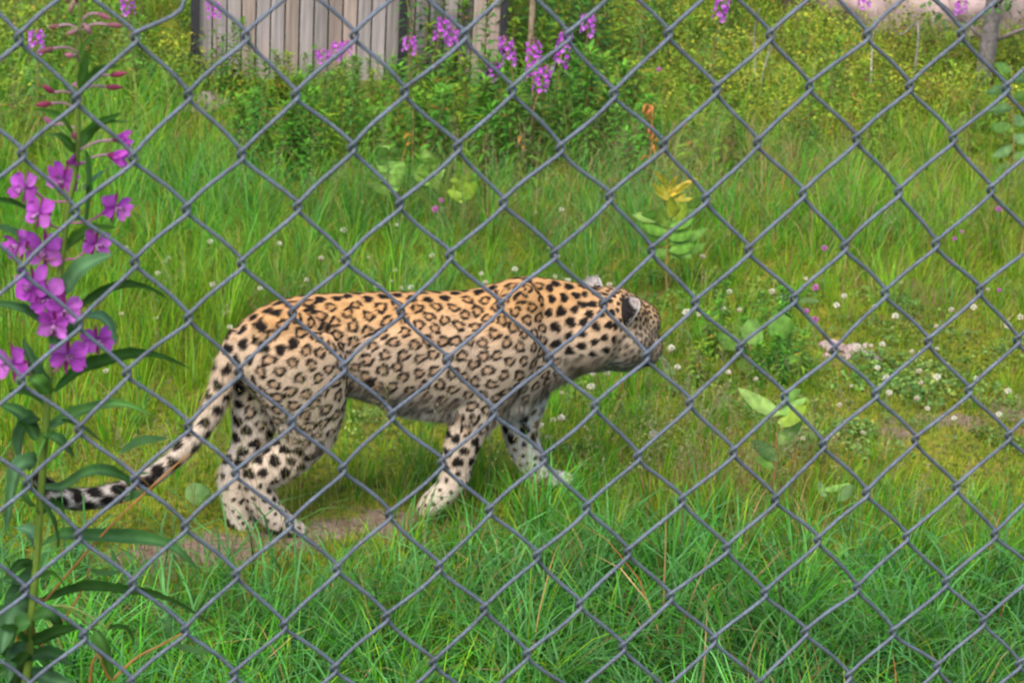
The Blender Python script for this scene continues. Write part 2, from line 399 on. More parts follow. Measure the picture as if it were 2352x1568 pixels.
    pat_r = np.where(ctail, CR * (.37 + .15 * ctt) * rng.uniform(.95, 1.1, len(CR)), pat_r)
    pat_r = np.where((CP[:, 2] < .16) & ~ctail, CR * rng.uniform(.22, .32, len(CR)), pat_r)
    CTa = np.array([1.0, 0, -.25]) - (CN @ np.array([1.0, 0, -.25]))[:, None] * CN; CTa /= np.linalg.norm(CTa, axis=1)[:, None] + 1e-9
    CTb = np.cross(CN, CTa)
    ph = rng.uniform(0, 6.283, (len(CR), 4)); elong = rng.uniform(1.0, 1.28, len(CR)); rot = rng.normal(0, .5, len(CR)); hollow = ros
    ck = kdtree.KDTree(len(CR))
    for i in range(len(CR)): ck.insert(CP[i], i)
    ck.balance()
    def coat(P, NN):
        n = len(P); dark = np.zeros(n); inner = np.zeros(n)
        K = 4
        idx = np.array([[j for (_, j, _) in ck.find_n(p, K)] for p in P])
        for k in range(K):
            j = idx[:, k]; D = P - CP[j]; a = (D * CTa[j]).sum(1); b = (D * CTb[j]).sum(1); h = (D * CN[j]).sum(1)
            c, s = np.cos(rot[j]), np.sin(rot[j]); u = (a * c + b * s) / elong[j] ** .5; w = (-a * s + b * c) * elong[j] ** .5
            r = np.sqrt(u * u + w * w) / pat_r[j]; t = np.arctan2(w, u)
            r = r * (1 + .09 * np.sin(2 * t + ph[j, 0]) + .10 * np.sin(3 * t + ph[j, 1]) + .06 * np.sin(5 * t + ph[j, 2]))
            solid = np.clip((1.0 - r) / .22 + .5, 0, 1)
            breaks = np.sin(3 * t + ph[j, 3]) + .55 * np.sin(5 * t + ph[j, 1] * 2)
            ring = np.clip((.285 - np.abs(r - .75)) / .12 + .5, 0, 1) * np.clip((breaks + 1.32) / .35, 0, 1)
            dk = np.where(hollow[j], ring, solid) * (np.abs(h) < .03)
            dark = np.maximum(dark, dk); inner = np.maximum(inner, np.where(hollow[j], np.clip((.8 - r) / .2, 0, 1), 0))
        H, head, tail, tt, leg = regions(P); x, y, z = P.T
        nzv = np.array([noise.noise(Vector(p) * 9) for p in P]); nf = np.array([noise.noise(Vector(p) * 60) for p in P])
        base = np.empty((n, 3))
        tan_ = np.array([.44, .25, .105]); mid = np.array([.42, .32, .225]); pale = np.array([.41, .365, .315]); white = np.array([.52, .50, .48])
        spine = np.clip((z - .50) / .11 + nzv * .25, 0, 1)[:, None]
        base[:] = mid * (1 - spine) + tan_ * spine; crm = np.clip((.47 - z) / .14 + nzv * .3, 0, 1)[:, None] * .75; base = base * (1 - crm) + np.array([.48, .40, .315]) * crm
        under = np.clip((.10 - NN[:, 2] * .55 - .35 * (z - .3) / .2 - .35) / .5 + nzv * .3, 0, 1)
        under = np.where(z < .40, np.clip((-NN[:, 2] - .28) / .35 + nzv * .3, 0, 1), 0)
        far_in = np.where((z < .34), np.clip((np.where(y < 0, NN[:, 1], -NN[:, 1]) - .15) / .4, 0, 1), 0) * .8
        low = np.clip((.17 - z) / .14 + nzv * .2, 0, 1) * .8
        w_ = np.clip(np.maximum(under, np.maximum(far_in, low)), 0, 1)[:, None]; base = base * (1 - w_) + pale * w_
        b_ = np.clip(under - .5, 0, .5)[:, None]; base = base * (1 - b_) + white * b_
        thw = np.where((x > xs_ + .08) & ~head, np.clip((.50 - z) / .08, 0, 1) * .6, 0)[:, None]; base = base * (1 - thw) + np.array([.50, .42, .34]) * thw
        chest = ((x > xs_ + .02) & (z < .36) & ~head); cw = np.where(chest, np.clip((.36 - z) / .08, 0, 1) * .8, 0)[:, None]; base = base * (1 - cw) + white * cw
        tw = np.where(tail, np.clip(tt * 1.6 - .2 - NN[:, 2] * .25, 0, 1), 0)[:, None]; base = base * (1 - tw) + white * .75 * tw
        # head: ochre crown, pale cheeks, dark lip corner
        hw = (np.clip((.128 - np.linalg.norm(H - np.array([.03, 0, -.015]), axis=1)) / .035, 0, 1) * np.clip((H[:, 0] + .06) / .04, 0, 1))[:, None]; crown = np.clip((H[:, 2] - .0) / .05, 0, 1)[:, None]
        hb = np.array([.31, .205, .105]) * crown + np.array([.35, .275, .195]) * (1 - crown)
        lowf = np.clip((-.05 - H[:, 2]) / .025, 0, 1)[:, None]; hb = hb * (1 - lowf) + white * .9 * lowf
        base = base * (1 - hw) + hb * hw
        base = base * (1 + .10 * nzv + .12 * nf)[:, None]
        inn = inner[:, None] * .42; base = base * (1 - inn) + np.array([.27, .13, .050]) * inn
        fade = np.where(under > .3, .85, 1.0); fade = np.where(head & (H[:, 2] < .02), .8, fade)
        thr = (x > xs_ + .10) & (z < .46) & ~head; fade = np.where(thr, .6, fade)
        dk = (dark * fade)[:, None]; black = np.array([.009, .007, .006])
        c = base * (1 - dk) + black * dk
        lip = head & (np.abs(H[:, 2] + .064) < .009) & (H[:, 0] > .075) & (H[:, 0] < .118); c[lip] = (.02, .015, .014)
        nose = head & (H[:, 0] > .134) & (H[:, 2] > -.035) & (H[:, 2] < .0); c[nose] = (.25, .11, .09)
        foot = (z < .022) & (NN[:, 2] < -.2) & ~tail; c[foot] = (.03, .025, .025)
        return np.clip(c, .005, .9)
    colr = coat(V, Nn)
    at = me.color_attributes.new('tint', 'FLOAT_COLOR', 'POINT'); c4 = np.ones((nv, 4), np.float32); c4[:, :3] = colr; at.data.foreach_set('color', c4.ravel())
    me.polygons.foreach_set('use_smooth', np.ones(len(me.polygons), bool)); me.materials.clear()
    M_COAT = tinted('spotted_coat', .8, .10, 0, 300, .10, .25, 500)
    root = empty('leopard', org, th); tag(root, 'spotted leopard walking through the grass, head lowered and turned away', 'leopard')
    o = link('body', me, M_COAT, root); me.name = 'body'
    # --- short fur lying back over the skin
    me.calc_loop_triangles(); nt = len(me.loop_triangles); tri = np.empty(nt * 3, np.int32); me.loop_triangles.foreach_get('vertices', tri); tri = tri.reshape(-1, 3)
    A, B, C_ = V[tri[:, 0]], V[tri[:, 1]], V[tri[:, 2]]; ar = np.linalg.norm(np.cross(B - A, C_ - A), axis=1); NH = FUR
    pick = rng.choice(nt, NH, p=ar / ar.sum()); u, v = rng.random(NH), rng.random(NH); fl = u + v > 1; u[fl] = 1 - u[fl]; v[fl] = 1 - v[fl]
    P = A[pick] * (1 - u - v)[:, None] + B[pick] * u[:, None] + C_[pick] * v[:, None]
    NN = Nn[tri[pick, 0]] * (1 - u - v)[:, None] + Nn[tri[pick, 1]] * u[:, None] + Nn[tri[pick, 2]] * v[:, None]; NN /= np.linalg.norm(NN, axis=1)[:, None]
    vc = colr[tri[pick]]; hc_ = vc[:, 0] * (1 - u - v)[:, None] + vc[:, 1] * u[:, None] + vc[:, 2] * v[:, None]
    H, head, tail, tt, leg = regions(P)
    flow = np.tile(np.array([-1.0, 0, -.45]), (NH, 1)); lowm = P[:, 2] < .33; flow[lowm] = (-.25, 0, -1.0)
    it = np.clip((tt * 53).astype(int), 0, 51); tang = np.gradient(tailp[6:], axis=0); flow[tail] = tang[it[tail]] / np.linalg.norm(tang[it[tail]], axis=1)[:, None]
    flow = flow - (flow * NN).sum(1)[:, None] * NN; flow /= np.linalg.norm(flow, axis=1)[:, None] + 1e-9
    Ls = rng.uniform(.007, .013, NH); belly = (NN[:, 2] < -.35) & (P[:, 2] > .255) & (P[:, 0] > xr + .22) & ~head; Ls = np.where(belly, Ls * 2.4, Ls); Ls = np.where(head, Ls * np.where(H[:, 2] < .0, 1.25, .8), Ls); Ls = np.where(tail, Ls * 1.7, Ls); Ls = np.where(P[:, 2] < .12, Ls * .6, Ls)
    lift = rng.uniform(.12, .5, NH); dirv = flow + NN * lift[:, None] + rng.normal(0, .16, (NH, 3)); dirv /= np.linalg.norm(dirv, axis=1)[:, None]
    side = np.cross(dirv, NN); side /= np.linalg.norm(side, axis=1)[:, None] + 1e-9; w = rng.uniform(.0006, .0011, NH)[:, None]
    tip = P + dirv * Ls[:, None]; tip[:, 2] -= np.where(belly, .006, 0)
    Vf = np.stack([P - side * w - NN * .001, P + side * w - NN * .001, tip], 1).reshape(-1, 3); cf = np.repeat(hc_ * rng.uniform(.75, 1.15, (NH, 1)), 3, 0)
    fm_ = mesh_np('fur', Vf, np.arange(NH * 3).reshape(-1, 3), np.clip(cf, 0, 1)); fo = link('fur', fm_, M_COAT, root); tag(fo, kind='stuff')
    # --- ears: cupped shells, black behind with a pale tip
    def ear(sy):
        mb = MB(); nu, nv_ = 14, 10; base = np.array([-.030, sy * .054, .040 if sy < 0 else .046])
        axis = np.array([-.22, sy * .50, .82]); axis /= np.linalg.norm(axis); front = np.array([.90, sy * .12, .1]); front -= (front @ axis) * axis; front /= np.linalg.norm(front); sd = np.cross(axis, front)
        EW, EH, ED = .027, .050, .017
        for off, sgn in ((0, 1), (.004, -1)):
            V_, c_ = [], []
            for i in range(nv_ + 1):
                t = i / nv_; wdt = EW * max(1 - t ** 2.6, 0) ** .5 + .001
                for j in range(nu + 1):
                    a = (j / nu - .5) * math.pi * 1.1; x_ = math.sin(a) * wdt; dep = -math.cos(a) * ED * (1 - .4 * t)
                    V_.append(hp(base + axis * (t * EH - .014) + sd * x_ + front * (dep + off + .016 * t * t)))
                    if sgn == 1:
                        c_.append((.013, .011, .011) if t < (.90 if sy < 0 else .6) and abs(j / nu - .5) < .47 else ((.30, .275, .26) if t < .97 else (.22, .17, .15)))
                    else: c_.append((.30, .27, .24))
            q = [(i * (nu + 1) + j, i * (nu + 1) + j + 1, (i + 1) * (nu + 1) + j + 1, (i + 1) * (nu + 1) + j) for i in range(nv_) for j in range(nu)]
            mb.add(V_, None, q, c_)
        # rim hairs
        e = rng.random(500)
        Vr, Fr, Cr = [], [], []
        for k in range(420):
            t = rng.random(); a = (rng.random() - .5) * math.pi; wdt = EW * (1 - t ** 2.6) ** .5
            p = base + axis * (t * EH - .014) + sd * math.sin(a) * wdt + front * (-math.cos(a) * ED * (1 - .4 * t) + .016 * t * t - .0005)
            g = axis * .006 + sd * math.sin(a) * .003 - front * .003 + rng.normal(0, .002, 3); s_ = np.cross(g, front); s_ /= np.linalg.norm(s_) + 1e-9
            col = (.016, .013, .013) if t < (.86 if sy < 0 else .55) and abs(a) < 1.3 else (.27, .25, .235)
            Vr += [hp(p - s_ * .0008), hp(p + s_ * .0008), hp(p + g)]; Fr.append((3 * k, 3 * k + 1, 3 * k + 2)); Cr += [col] * 3
        mb.add(Vr, Fr, None, Cr)
        link('ear', mb.mesh('ear'), M_COAT, root)
    ear(1); ear(-1)
    for sy in (1, -1):
        mb = MB(); mb.ball(hp((.072, sy * .040, .012)), .0125, 12, 8, (.16, .11, .03), RH); mb.ball(hp((.080, sy * .0445, .012)), .006, 8, 6, (.005, .005, .005), RH)
        link('eye', mb.mesh('eye'), tinted('wet_eye', .08, .6), root)
    mb = MB(); mb.ball(hp((.132, 0, -.020)), (.012, .019, .013), 12, 8, (.16, .07, .06), RH); link('nose', mb.mesh('nose'), M_COAT, root)
    for sy in (1, -1):
        for k in range(4):
            b0 = np.array([.112, sy * .040, -.045 + .005 * (k % 3)]); mb = MB()
            e0 = b0 + np.array([-.02 + .012 * k, sy * (.07 + .01 * (k % 3)), -.035 - .012 * (k % 4)]); m0 = (b0 + e0) / 2 + np.array([.01, 0, .012])
            mb.tube([hp(q) for q in spline([b0, m0, e0], 6)], np.linspace(.0005, .0002, 6), 4, (.30, .29, .27)); link('whisker', mb.mesh('whisker'), M_STEM, root)
    return root
FUR = 260000
# ------------------------------------------------------------------ chain-link fence
HALF = 0.0360                                                     # half a mesh opening, metres
_T = np.array([-8.6801806, -5.29882705, 44.67195011]) * HALF      # a knot of the mesh, camera axes
_A = np.array([0.96742939, -0.03767879, 0.25032117]) * HALF
_B = np.array([-0.05444852, 0.9994981, 0.3608763]) * HALF
def fence_pt(i, j, dep=0.0):
    "mesh coordinates (half openings right and down from a knot) and depth away from the visitors"
    A = MC @ _A; B = MC @ _B; nrm = np.cross(B, A); nrm /= np.linalg.norm(nrm)
    if nrm[1] < 0: nrm = -nrm
    i = np.asarray(i, float); j = np.asarray(j, float); dep = np.asarray(dep, float)
    return CAM + MC @ _T + i[..., None] * A + j[..., None] * B + dep[..., None] * nrm
def build_fence():
    I0, I1, J0, J1 = -11, 33, -12, 28
    base = fence_pt(np.array(11.), np.array(float(J1))); root = empty('chain_link_fence', base)
    tag(root, 'grey galvanised chain-link fence of woven diamond mesh between visitors and enclosure', 'fence')
    rng = np.random.default_rng(3); off = base
    jit = {}
    def kn(i, j):
        if (i, j) not in jit: jit[(i, j)] = (rng.normal(0, .035), rng.normal(0, .035))
        return jit[(i, j)]
    WD = .00142; E_ = .062; D = .0024
    for k in range(I0, I1):
        pts = []; js = np.arange(J0, J1 + 1)
        bow = rng.normal(0.035, .05)
        for j in js:
            right = (k + 1 + j) % 2 == 0; i = k + 1 if right else k; dx, dy = kn(i, j); side = 1 if right else -1
            # this wire bends round its neighbour at the knot; '/' strokes lie in front, '\\' strokes behind
            ci, cj = i + dx + side * E_, j + dy
            tt = np.array([-1, -.5, 0, .5, 1]) * .115
            for q, t in enumerate(tt):
                front = (t > 0) if right else (t < 0)
                dep = (-1 if (right and t > 0) or ((not right) and t < 0) else 1) * D * min(1, abs(t) / .10)
                pts.append((ci - side * (t * t * 7.0 + abs(t) * .10), cj + t, dep))
            if j < J1:
                r2 = not right; i2 = k + 1 if r2 else k; dx2, dy2 = kn(i2, j + 1); s2 = 1 if r2 else -1
                a = np.array([ci - side * (.115 ** 2 * 7 + .0115), cj + .115]); b = np.array([i2 + dx2 + s2 * E_ - s2 * (.115 ** 2 * 7 + .0115), j + 1 + dy2 - .115])
                dep = (-1 if right else 1) * D
                for u in (.2, .4, .6, .8):
                    c = a + (b - a) * u; bw = math.sin(u * math.pi) * (.004 + bow * .28) - .006 * math.sin(2 * math.pi * u)
                    nx = (b - a)[::-1] * np.array([1, -1]); nx /= np.linalg.norm(nx); sgn = 1 if right else -1
                    # strokes bow slightly upwards
                    if nx[1] > 0: nx = -nx
                    c = c + nx * bw
                    if k == 2 and j == -1: c = c + np.array([.08, .2]) * math.sin(math.pi * u ** .6)   # one stroke bent out of line
                    pts.append((c[0], c[1], dep))
        pts = np.array(pts)
        W = fence_pt(pts[:, 0], pts[:, 1], pts[:, 2]) - off
        mb = MB(); mb.tube(W, WD, 8, (.064, .079, .108)); link('wire', mb.mesh('wire'), M_WIRE, root)
    # posts and straining wires that carry the mesh, outside the picture
    for i in (I0 - .2, I1 + .2):
        p0 = fence_pt(np.array(i), np.array(J1 + 3.), np.array(.03)); p1 = fence_pt(np.array(i), np.array(J0 - 1.), np.array(.03))
        mb = MB(); mb.tube(np.linspace(p0, p1, 6) - off, .024, 16, (.064, .079, .108)); link('post', mb.mesh('post'), M_WIRE, root)
    for j in (J0 + .02, J1 - .02):
        mb = MB(); mb.tube(np.linspace(fence_pt(np.array(I0 - .3), np.array(j), np.array(.005)), fence_pt(np.array(I1 + .3), np.array(j), np.array(.005)), 8) - off, .0022, 8, (.064, .079, .108))
        link('straining_wire', mb.mesh('straining_wire'), M_WIRE, root)
    return root
# ------------------------------------------------------------------ plants: shared builders
def unit(v): v = np.asarray(v, float); return v / (np.linalg.norm(v) + 1e-12)
def leaf(mb, base, tip_dir, length, width, droop=.4, col=(.08, .15, .03), n=6, fold=.25, shape='lance', side=None, wav=0.0, rng=random, vein=None, back=None):
    "a folded, drooping blade with a midrib; base point, starting direction"
    d = unit(tip_dir); s = np.cross(d, (0, 0, 1.0)) if side is None else np.asarray(side, float)
    s = unit(s - (s @ d) * d); up = np.cross(s, d)
    t = np.linspace(0, 1, n + 1); P = [np.asarray(base, float)]; ang = 0
    for k in range(n):
        a = droop * (k + .5) / n * 1.6; P.append(P[-1] + (d * math.cos(a) - up * math.sin(a)) * length / n)
    P = np.array(P)
    if shape == 'lance': w = np.sin(np.pi * np.clip(t, 0, 1) ** .75) ** .9
    elif shape == 'oval': w = np.sin(np.pi * t ** .8) ** .75
    elif shape == 'round': w = np.sqrt(np.clip(1 - (2 * t - 1) ** 2, 0, 1))
    else: w = (1 - t) ** .7
    w = w * width / 2 + .0004; w[-1] = .0003
    wv = 1 + wav * np.array([rng.uniform(-1, 1) for _ in t]); 
    T = np.gradient(P, axis=0); T /= np.linalg.norm(T, axis=1)[:, None]; U_ = np.cross(np.broadcast_to(s, T.shape), T)
    Lf = P + s * (w * wv)[:, None] + U_ * (w * fold)[:, None]; Rt = P - s * (w / wv)[:, None] + U_ * (w * fold)[:, None]
    V = np.vstack([Lf, P, Rt]); m = n + 1; q = []
    for k in range(n): q += [(k, k + 1, m + k + 1, m + k), (m + k, m + k + 1, 2 * m + k + 1, 2 * m + k)]
    c = np.broadcast_to(np.asarray(col, float), (3 * m, 3)).copy()
    if vein is not None: c[m:2 * m] = vein
    mb.add(V, None, q, c)
    return P[-1]
def ground_pt(px, py, up=0.0):
    g = ground_at(np.array(float(px)), np.array(float(py)), 0.0)
    for _ in range(4):
        g = ground_at(np.array(float(px)), np.array(float(py)), float(ground_z(g[0], g[1])) + up)
    return g
def at_y(px, py, Yw):
    v = rays(np.array(float(px)), np.array(float(py))); return CAM + v * (Yw / v[1])

# ------------------------------------------------------------------ grass
# how the sward looks, by place on the floor: (x, y in the picture of that spot), blades per m2, height, tilt, width, colour shares lush/blue/yellow/dry
SWARD = [
 (100, 1560, 3360, 0.264, 1.4, 5.32, (6.5, 5.2, 0.48, 0.5)),
 (700, 1560, 4160, 0.286, 1.6, 4.07, (7.8, 3.12, 0.48, 0.5)),
 (1300, 1560, 4160, 0.297, 1.6, 5.63, (6.5, 6.24, 0.29, 0.5)),
 (1800, 1560, 3680, 0.297, 1.4, 6.26, (7.8, 4.16, 0.29, 0.5)),
 (2300, 1560, 4160, 0.264, 1.6, 4.07, (7.8, 3.12, 0.58, 0.5)),
 (150, 1400, 3680, 0.165, 1.3, 4.69, (5.2, 6.24, 0.58, 0.5)),
 (500, 1400, 4160, 0.165, 1.4, 4.69, (5.2, 6.24, 0.58, 0.5)),
 (900, 1420, 4160, 0.242, 1.6, 3.75, (7.8, 4.16, 0.48, 0.5)),
 (1250, 1380, 4320, 0.242, 1.7, 5.32, (6.5, 6.24, 0.48, 0.5)),
 (1600, 1400, 4160, 0.275, 1.4, 5.63, (7.8, 4.16, 0.48, 0.5)),
 (2000, 1400, 3840, 0.242, 1.4, 4.07, (7.8, 3.12, 0.67, 0.5)),
 (2300, 1380, 4160, 0.22, 1.6, 3.44, (6.5, 3.12, 0.96, 0.5)),
 (200, 1300, 2600, 0.09, 0.9, 3.48, (3, 4, 2, 0.3)),
 (450, 1290, 1600, 0.07, 0.8, 3.19, (3, 3, 4, 0.5)),
 (700, 1300, 2600, 0.1, 1, 3.77, (4, 4, 2, 0.3)),
 (1000, 1290, 4200, 0.16, 1.1, 4.35, (5, 4, 2, 0.3)),
 (1250, 1230, 5250, 0.23, 1, 4.35, (5, 4, 2, 0.3)),
 (1600, 1260, 3800, 0.18, 1, 4.06, (5, 4, 1.5, 0.8)),
 (1950, 1240, 3000, 0.16, 0.9, 3.48, (4, 2, 3, 0.6)),
 (2250, 1230, 3400, 0.14, 0.9, 3.19, (4, 2, 4, 0.4)),
 (250, 1210, 900, 0.05, 0.7, 2.9, (2, 0, 6, 0.6)),
 (480, 1250, 250, 0.04, 0.7, 2.9, (2, 0, 6, 1)),
 (700, 1220, 500, 0.05, 0.7, 2.9, (2, 0, 6, 1)),
 (900, 1210, 400, 0.05, 0.7, 2.9, (2, 0, 6, 1)),
 (1080, 1190, 1375, 0.121, 0.8, 2.86, (3, 1, 5, 1.2)),
 (1300, 1140, 3000, 0.149, 0.8, 2.86, (4, 1, 4, 0.6)),
 (1550, 1110, 2600, 0.11, 0.8, 2.6, (2, 0, 5, 2)),
 (1850, 1120, 2600, 0.11, 0.8, 2.34, (2, 0, 6, 1.5)),
 (2200, 1080, 1900, 0.055, 0.8, 2.34, (1.5, 0, 7, 1.5)),
 (100, 1120, 2200, 0.1, 0.8, 3.12, (5, 2, 3, 0.4)),
 (320, 1150, 1800, 0.08, 0.8, 2.86, (4, 1, 5, 0.5)),
 (420, 1100, 2200, 0.1, 0.8, 2.86, (5, 1, 4, 0.5)),
 (850, 1080, 1800, 0.08, 0.8, 2.6, (4, 0.5, 5, 0.5)),
 (1000, 1020, 2464, 0.1, 0.8, 2.29, (4, 1, 5, 0.5)),
 (1350, 1010, 4704, 0.12, 0.8, 2.08, (5, 1, 5, 0.5)),
 (1650, 960, 4704, 0.12, 0.9, 2.08, (5, 0.6, 4, 1.2)),
 (1980, 960, 2766, 0.066, 0.8, 1.87, (2, 0, 6, 1.8)),
 (2250, 920, 2766, 0.066, 0.8, 1.87, (2, 0, 6, 1.6)),
 (60, 900, 3360, 0.16, 0.7, 2.7, (5, 1, 4, 0.3)),
 (330, 900, 3584, 0.18, 0.6, 2.7, (4, 0.5, 6, 0.4)),
 (450, 800, 3584, 0.18, 0.6, 2.7, (4, 0.5, 6, 0.4)),
 (1450, 860, 4704, 0.12, 0.8, 2.29, (6, 1, 4, 0.4)),
 (1700, 830, 4704, 0.12, 0.8, 2.5, (7, 1, 3, 0.4)),
 (1950, 820, 2340, 0.055, 0.8, 1.87, (2, 0, 6, 1.5)),
 (2250, 800, 2128, 0.08, 0.8, 2.08, (3, 0, 6, 1.3)),
 (60, 650, 4480, 0.2, 1, 2, (5.5, 1.9, 2.62, 0.65)),
 (330, 680, 4760, 0.17, 0.92, 2, (5, 1, 4.5, 0.4)),
 (600, 640, 5040, 0.18, 1.1, 1.83, (5.5, 3.8, 3.0, 0.65)),
 (850, 640, 4760, 0.2, 0.88, 2.16, (5.5, 1.9, 3.75, 0.78)),
 (1150, 640, 4480, 0.15, 1.1, 1.83, (5.5, 3.8, 3.0, 0.52)),
 (1500, 680, 4200, 0.13, 1, 1.83, (5, 1, 4, 0.6)),
 (1750, 680, 3640, 0.12, 1, 1.83, (4, 1, 5, 0.9)),
 (2050, 690, 3920, 0.12, 1, 1.83, (4, 1, 5, 0.9)),
 (2300, 680, 3640, 0.14, 1, 1.83, (3, 1, 5, 1)),
 (80, 470, 4480, 0.22, 1.1, 1.83, (5.5, 1.9, 3.0, 0.65)),
 (400, 470, 5040, 0.25, 1.2, 1.83, (6.6, 3.8, 2.25, 0.65)),
 (700, 520, 5040, 0.24, 1.2, 1.66, (6.6, 5.7, 2.25, 1.17)),
 (1050, 520, 4480, 0.24, 1.2, 1.66, (4.4, 11.4, 1.88, 2.34)),
 (1350, 540, 4760, 0.24, 1.2, 1.66, (4.4, 11.4, 1.88, 2.73)),
 (1650, 520, 4760, 0.25, 1.2, 1.66, (5.5, 5.7, 2.25, 2.34)),
 (1950, 540, 5040, 0.26, 1.1, 2, (6.6, 1.9, 3.75, 0.78)),
 (2200, 560, 4480, 0.24, 1.2, 1.66, (5.5, 3.8, 3.0, 1.3)),
 (80, 300, 3920, 0.26, 1, 1.83, (6.0, 1.5, 3.2, 0.9)),
 (350, 320, 4480, 0.28, 1.1, 1.83, (7.2, 3.0, 2.4, 0.6)),
 (700, 360, 3920, 0.188, 1.1, 1.83, (7.2, 4.5, 2.4, 0.6)),
 (1250, 420, 3640, 0.24, 1.2, 1.66, (5.5, 8.55, 2.25, 1.95)),
 (1600, 400, 4200, 0.26, 1.2, 1.66, (4.4, 5.7, 3.0, 3.9)),
 (1950, 400, 3640, 0.22, 1.2, 1.66, (4.4, 1.9, 3.75, 2.6)),
 (2200, 380, 3360, 0.22, 1.1, 1.66, (4, 1, 6, 1.6)),
 (80, 120, 3080, 0.15, 1, 1.83, (4, 1, 6, 1.5)),
 (350, 150, 3080, 0.15, 1, 1.83, (4, 1, 6, 1.5)),
 (900, 200, 2100, 0.15, 1, 1.83, (5, 1.5, 4, 0.9)),
 (1600, 200, 1820, 0.18, 1, 1.66, (3, 1.5, 6, 1.8)),
 (2100, 220, 1540, 0.16, 1, 1.66, (2, 0, 7, 1.6)),
 (300, 20, 2520, 0.15, 1, 1.83, (3, 0, 7, 1.6)),
 (1500, 20, 2100, 0.22, 1, 1.83, (3, 0.0, 7, 1.5)),
 (2100, 20, 1120, 0.16, 1, 1.83, (3, 0, 7, 1)),
 (600, 260, 2464, 0.12, 0.9, 1.92, (6.0, 1.5, 3.2, 0.6)),
 (480, 210, 2464, 0.11, 0.9, 1.92, (4, 1, 5, 0.8)),
 (1000, 1150, 4600, 0.2, 0.9, 3, (5, 3, 3, 0.6)),
 (1250, 1140, 3800, 0.14, 0.9, 3, (5, 3, 3, 0.6)),
 (1850, 900, 3584, 0.09, 0.9, 1.92, (5, 0.6, 4, 0.5)),
 (1620, 1010, 4032, 0.13, 0.9, 1.92, (4, 0.6, 4, 1)),
 (2080, 880, 2016, 0.06, 0.9, 1.76, (3, 0.2, 5, 0.6)),
 (985, 1210, 4800, .17, .9, 3.0, (5, 3, 3, .6)),
 (1270, 1160, 4600, .16, .9, 3.0, (5, 3, 3, .6)),
]
LUSH, BLUE, YELL, DRY = np.array([.050, .205, .010]), np.array([.080, .235, .052]), np.array([.155, .270, .012]), np.array([.27, .19, .08])
def blades(P, h, w, tilt, az, col, segs=4, rng=RNG):
    "curved tapering blades: root points (n,3)"
    n = len(P); u = np.stack([np.cos(az), np.sin(az), np.zeros(n)], 1); tw = az + np.pi / 2 + rng.normal(0, .5, n); sd = np.stack([np.cos(tw), np.sin(tw), np.zeros(n)], 1)
    a0 = np.abs(rng.normal(.12, .12, n)); lv = [P]; cur = P.copy()
    for k in range(segs):
        a = a0 + tilt * ((k + .5) / segs) ** 1.2 * 1.25; cur = cur + (u * np.sin(a)[:, None] + np.array([0, 0, 1.0]) * np.cos(a)[:, None]) * (h / segs)[:, None]; lv.append(cur)
    prof = [1.0, .95, .8, .55][:segs] if segs == 4 else [1.0, .8, .5][:segs]
    V = np.empty((n, 2 * segs + 1, 3)); C = np.empty((n, 2 * segs + 1, 3))
    for k in range(segs):
        V[:, 2 * k] = lv[k] - sd * (w * prof[k] / 2)[:, None]; V[:, 2 * k + 1] = lv[k] + sd * (w * prof[k] / 2)[:, None]
        C[:, 2 * k] = C[:, 2 * k + 1] = col
    V[:, -1] = lv[-1]; C[:, -1] = col
    m = 2 * segs + 1; b = (np.arange(n) * m)[:, None]
    f4 = np.concatenate([b + np.array([2 * k, 2 * k + 1, 2 * k + 3, 2 * k + 2]) for k in range(segs - 1)]); f3 = b + np.array([2 * segs - 2, 2 * segs - 1, 2 * segs])
    return V.reshape(-1, 3), f3, f4, C.reshape(-1, 3)
def sward_at(x, y):
    px, py = project(np.stack([x, y, ground_z(x, y)], -1)); px = np.clip(px, -150, 2500); py = np.clip(py, -30, 1640)
    K = np.array([(a[0], a[1]) for a in SWARD], float); val = np.array([(a[2], a[3], a[4], a[5], *(np.array(a[6]) / sum(a[6]))) for a in SWARD])
    d2 = ((px[:, None] - K[:, 0]) / 1.6) ** 2 + (py[:, None] - K[:, 1]) ** 2; w = 1 / (d2 + 900) ** 2; w /= w.sum(1)[:, None]
    return w @ val, px, py
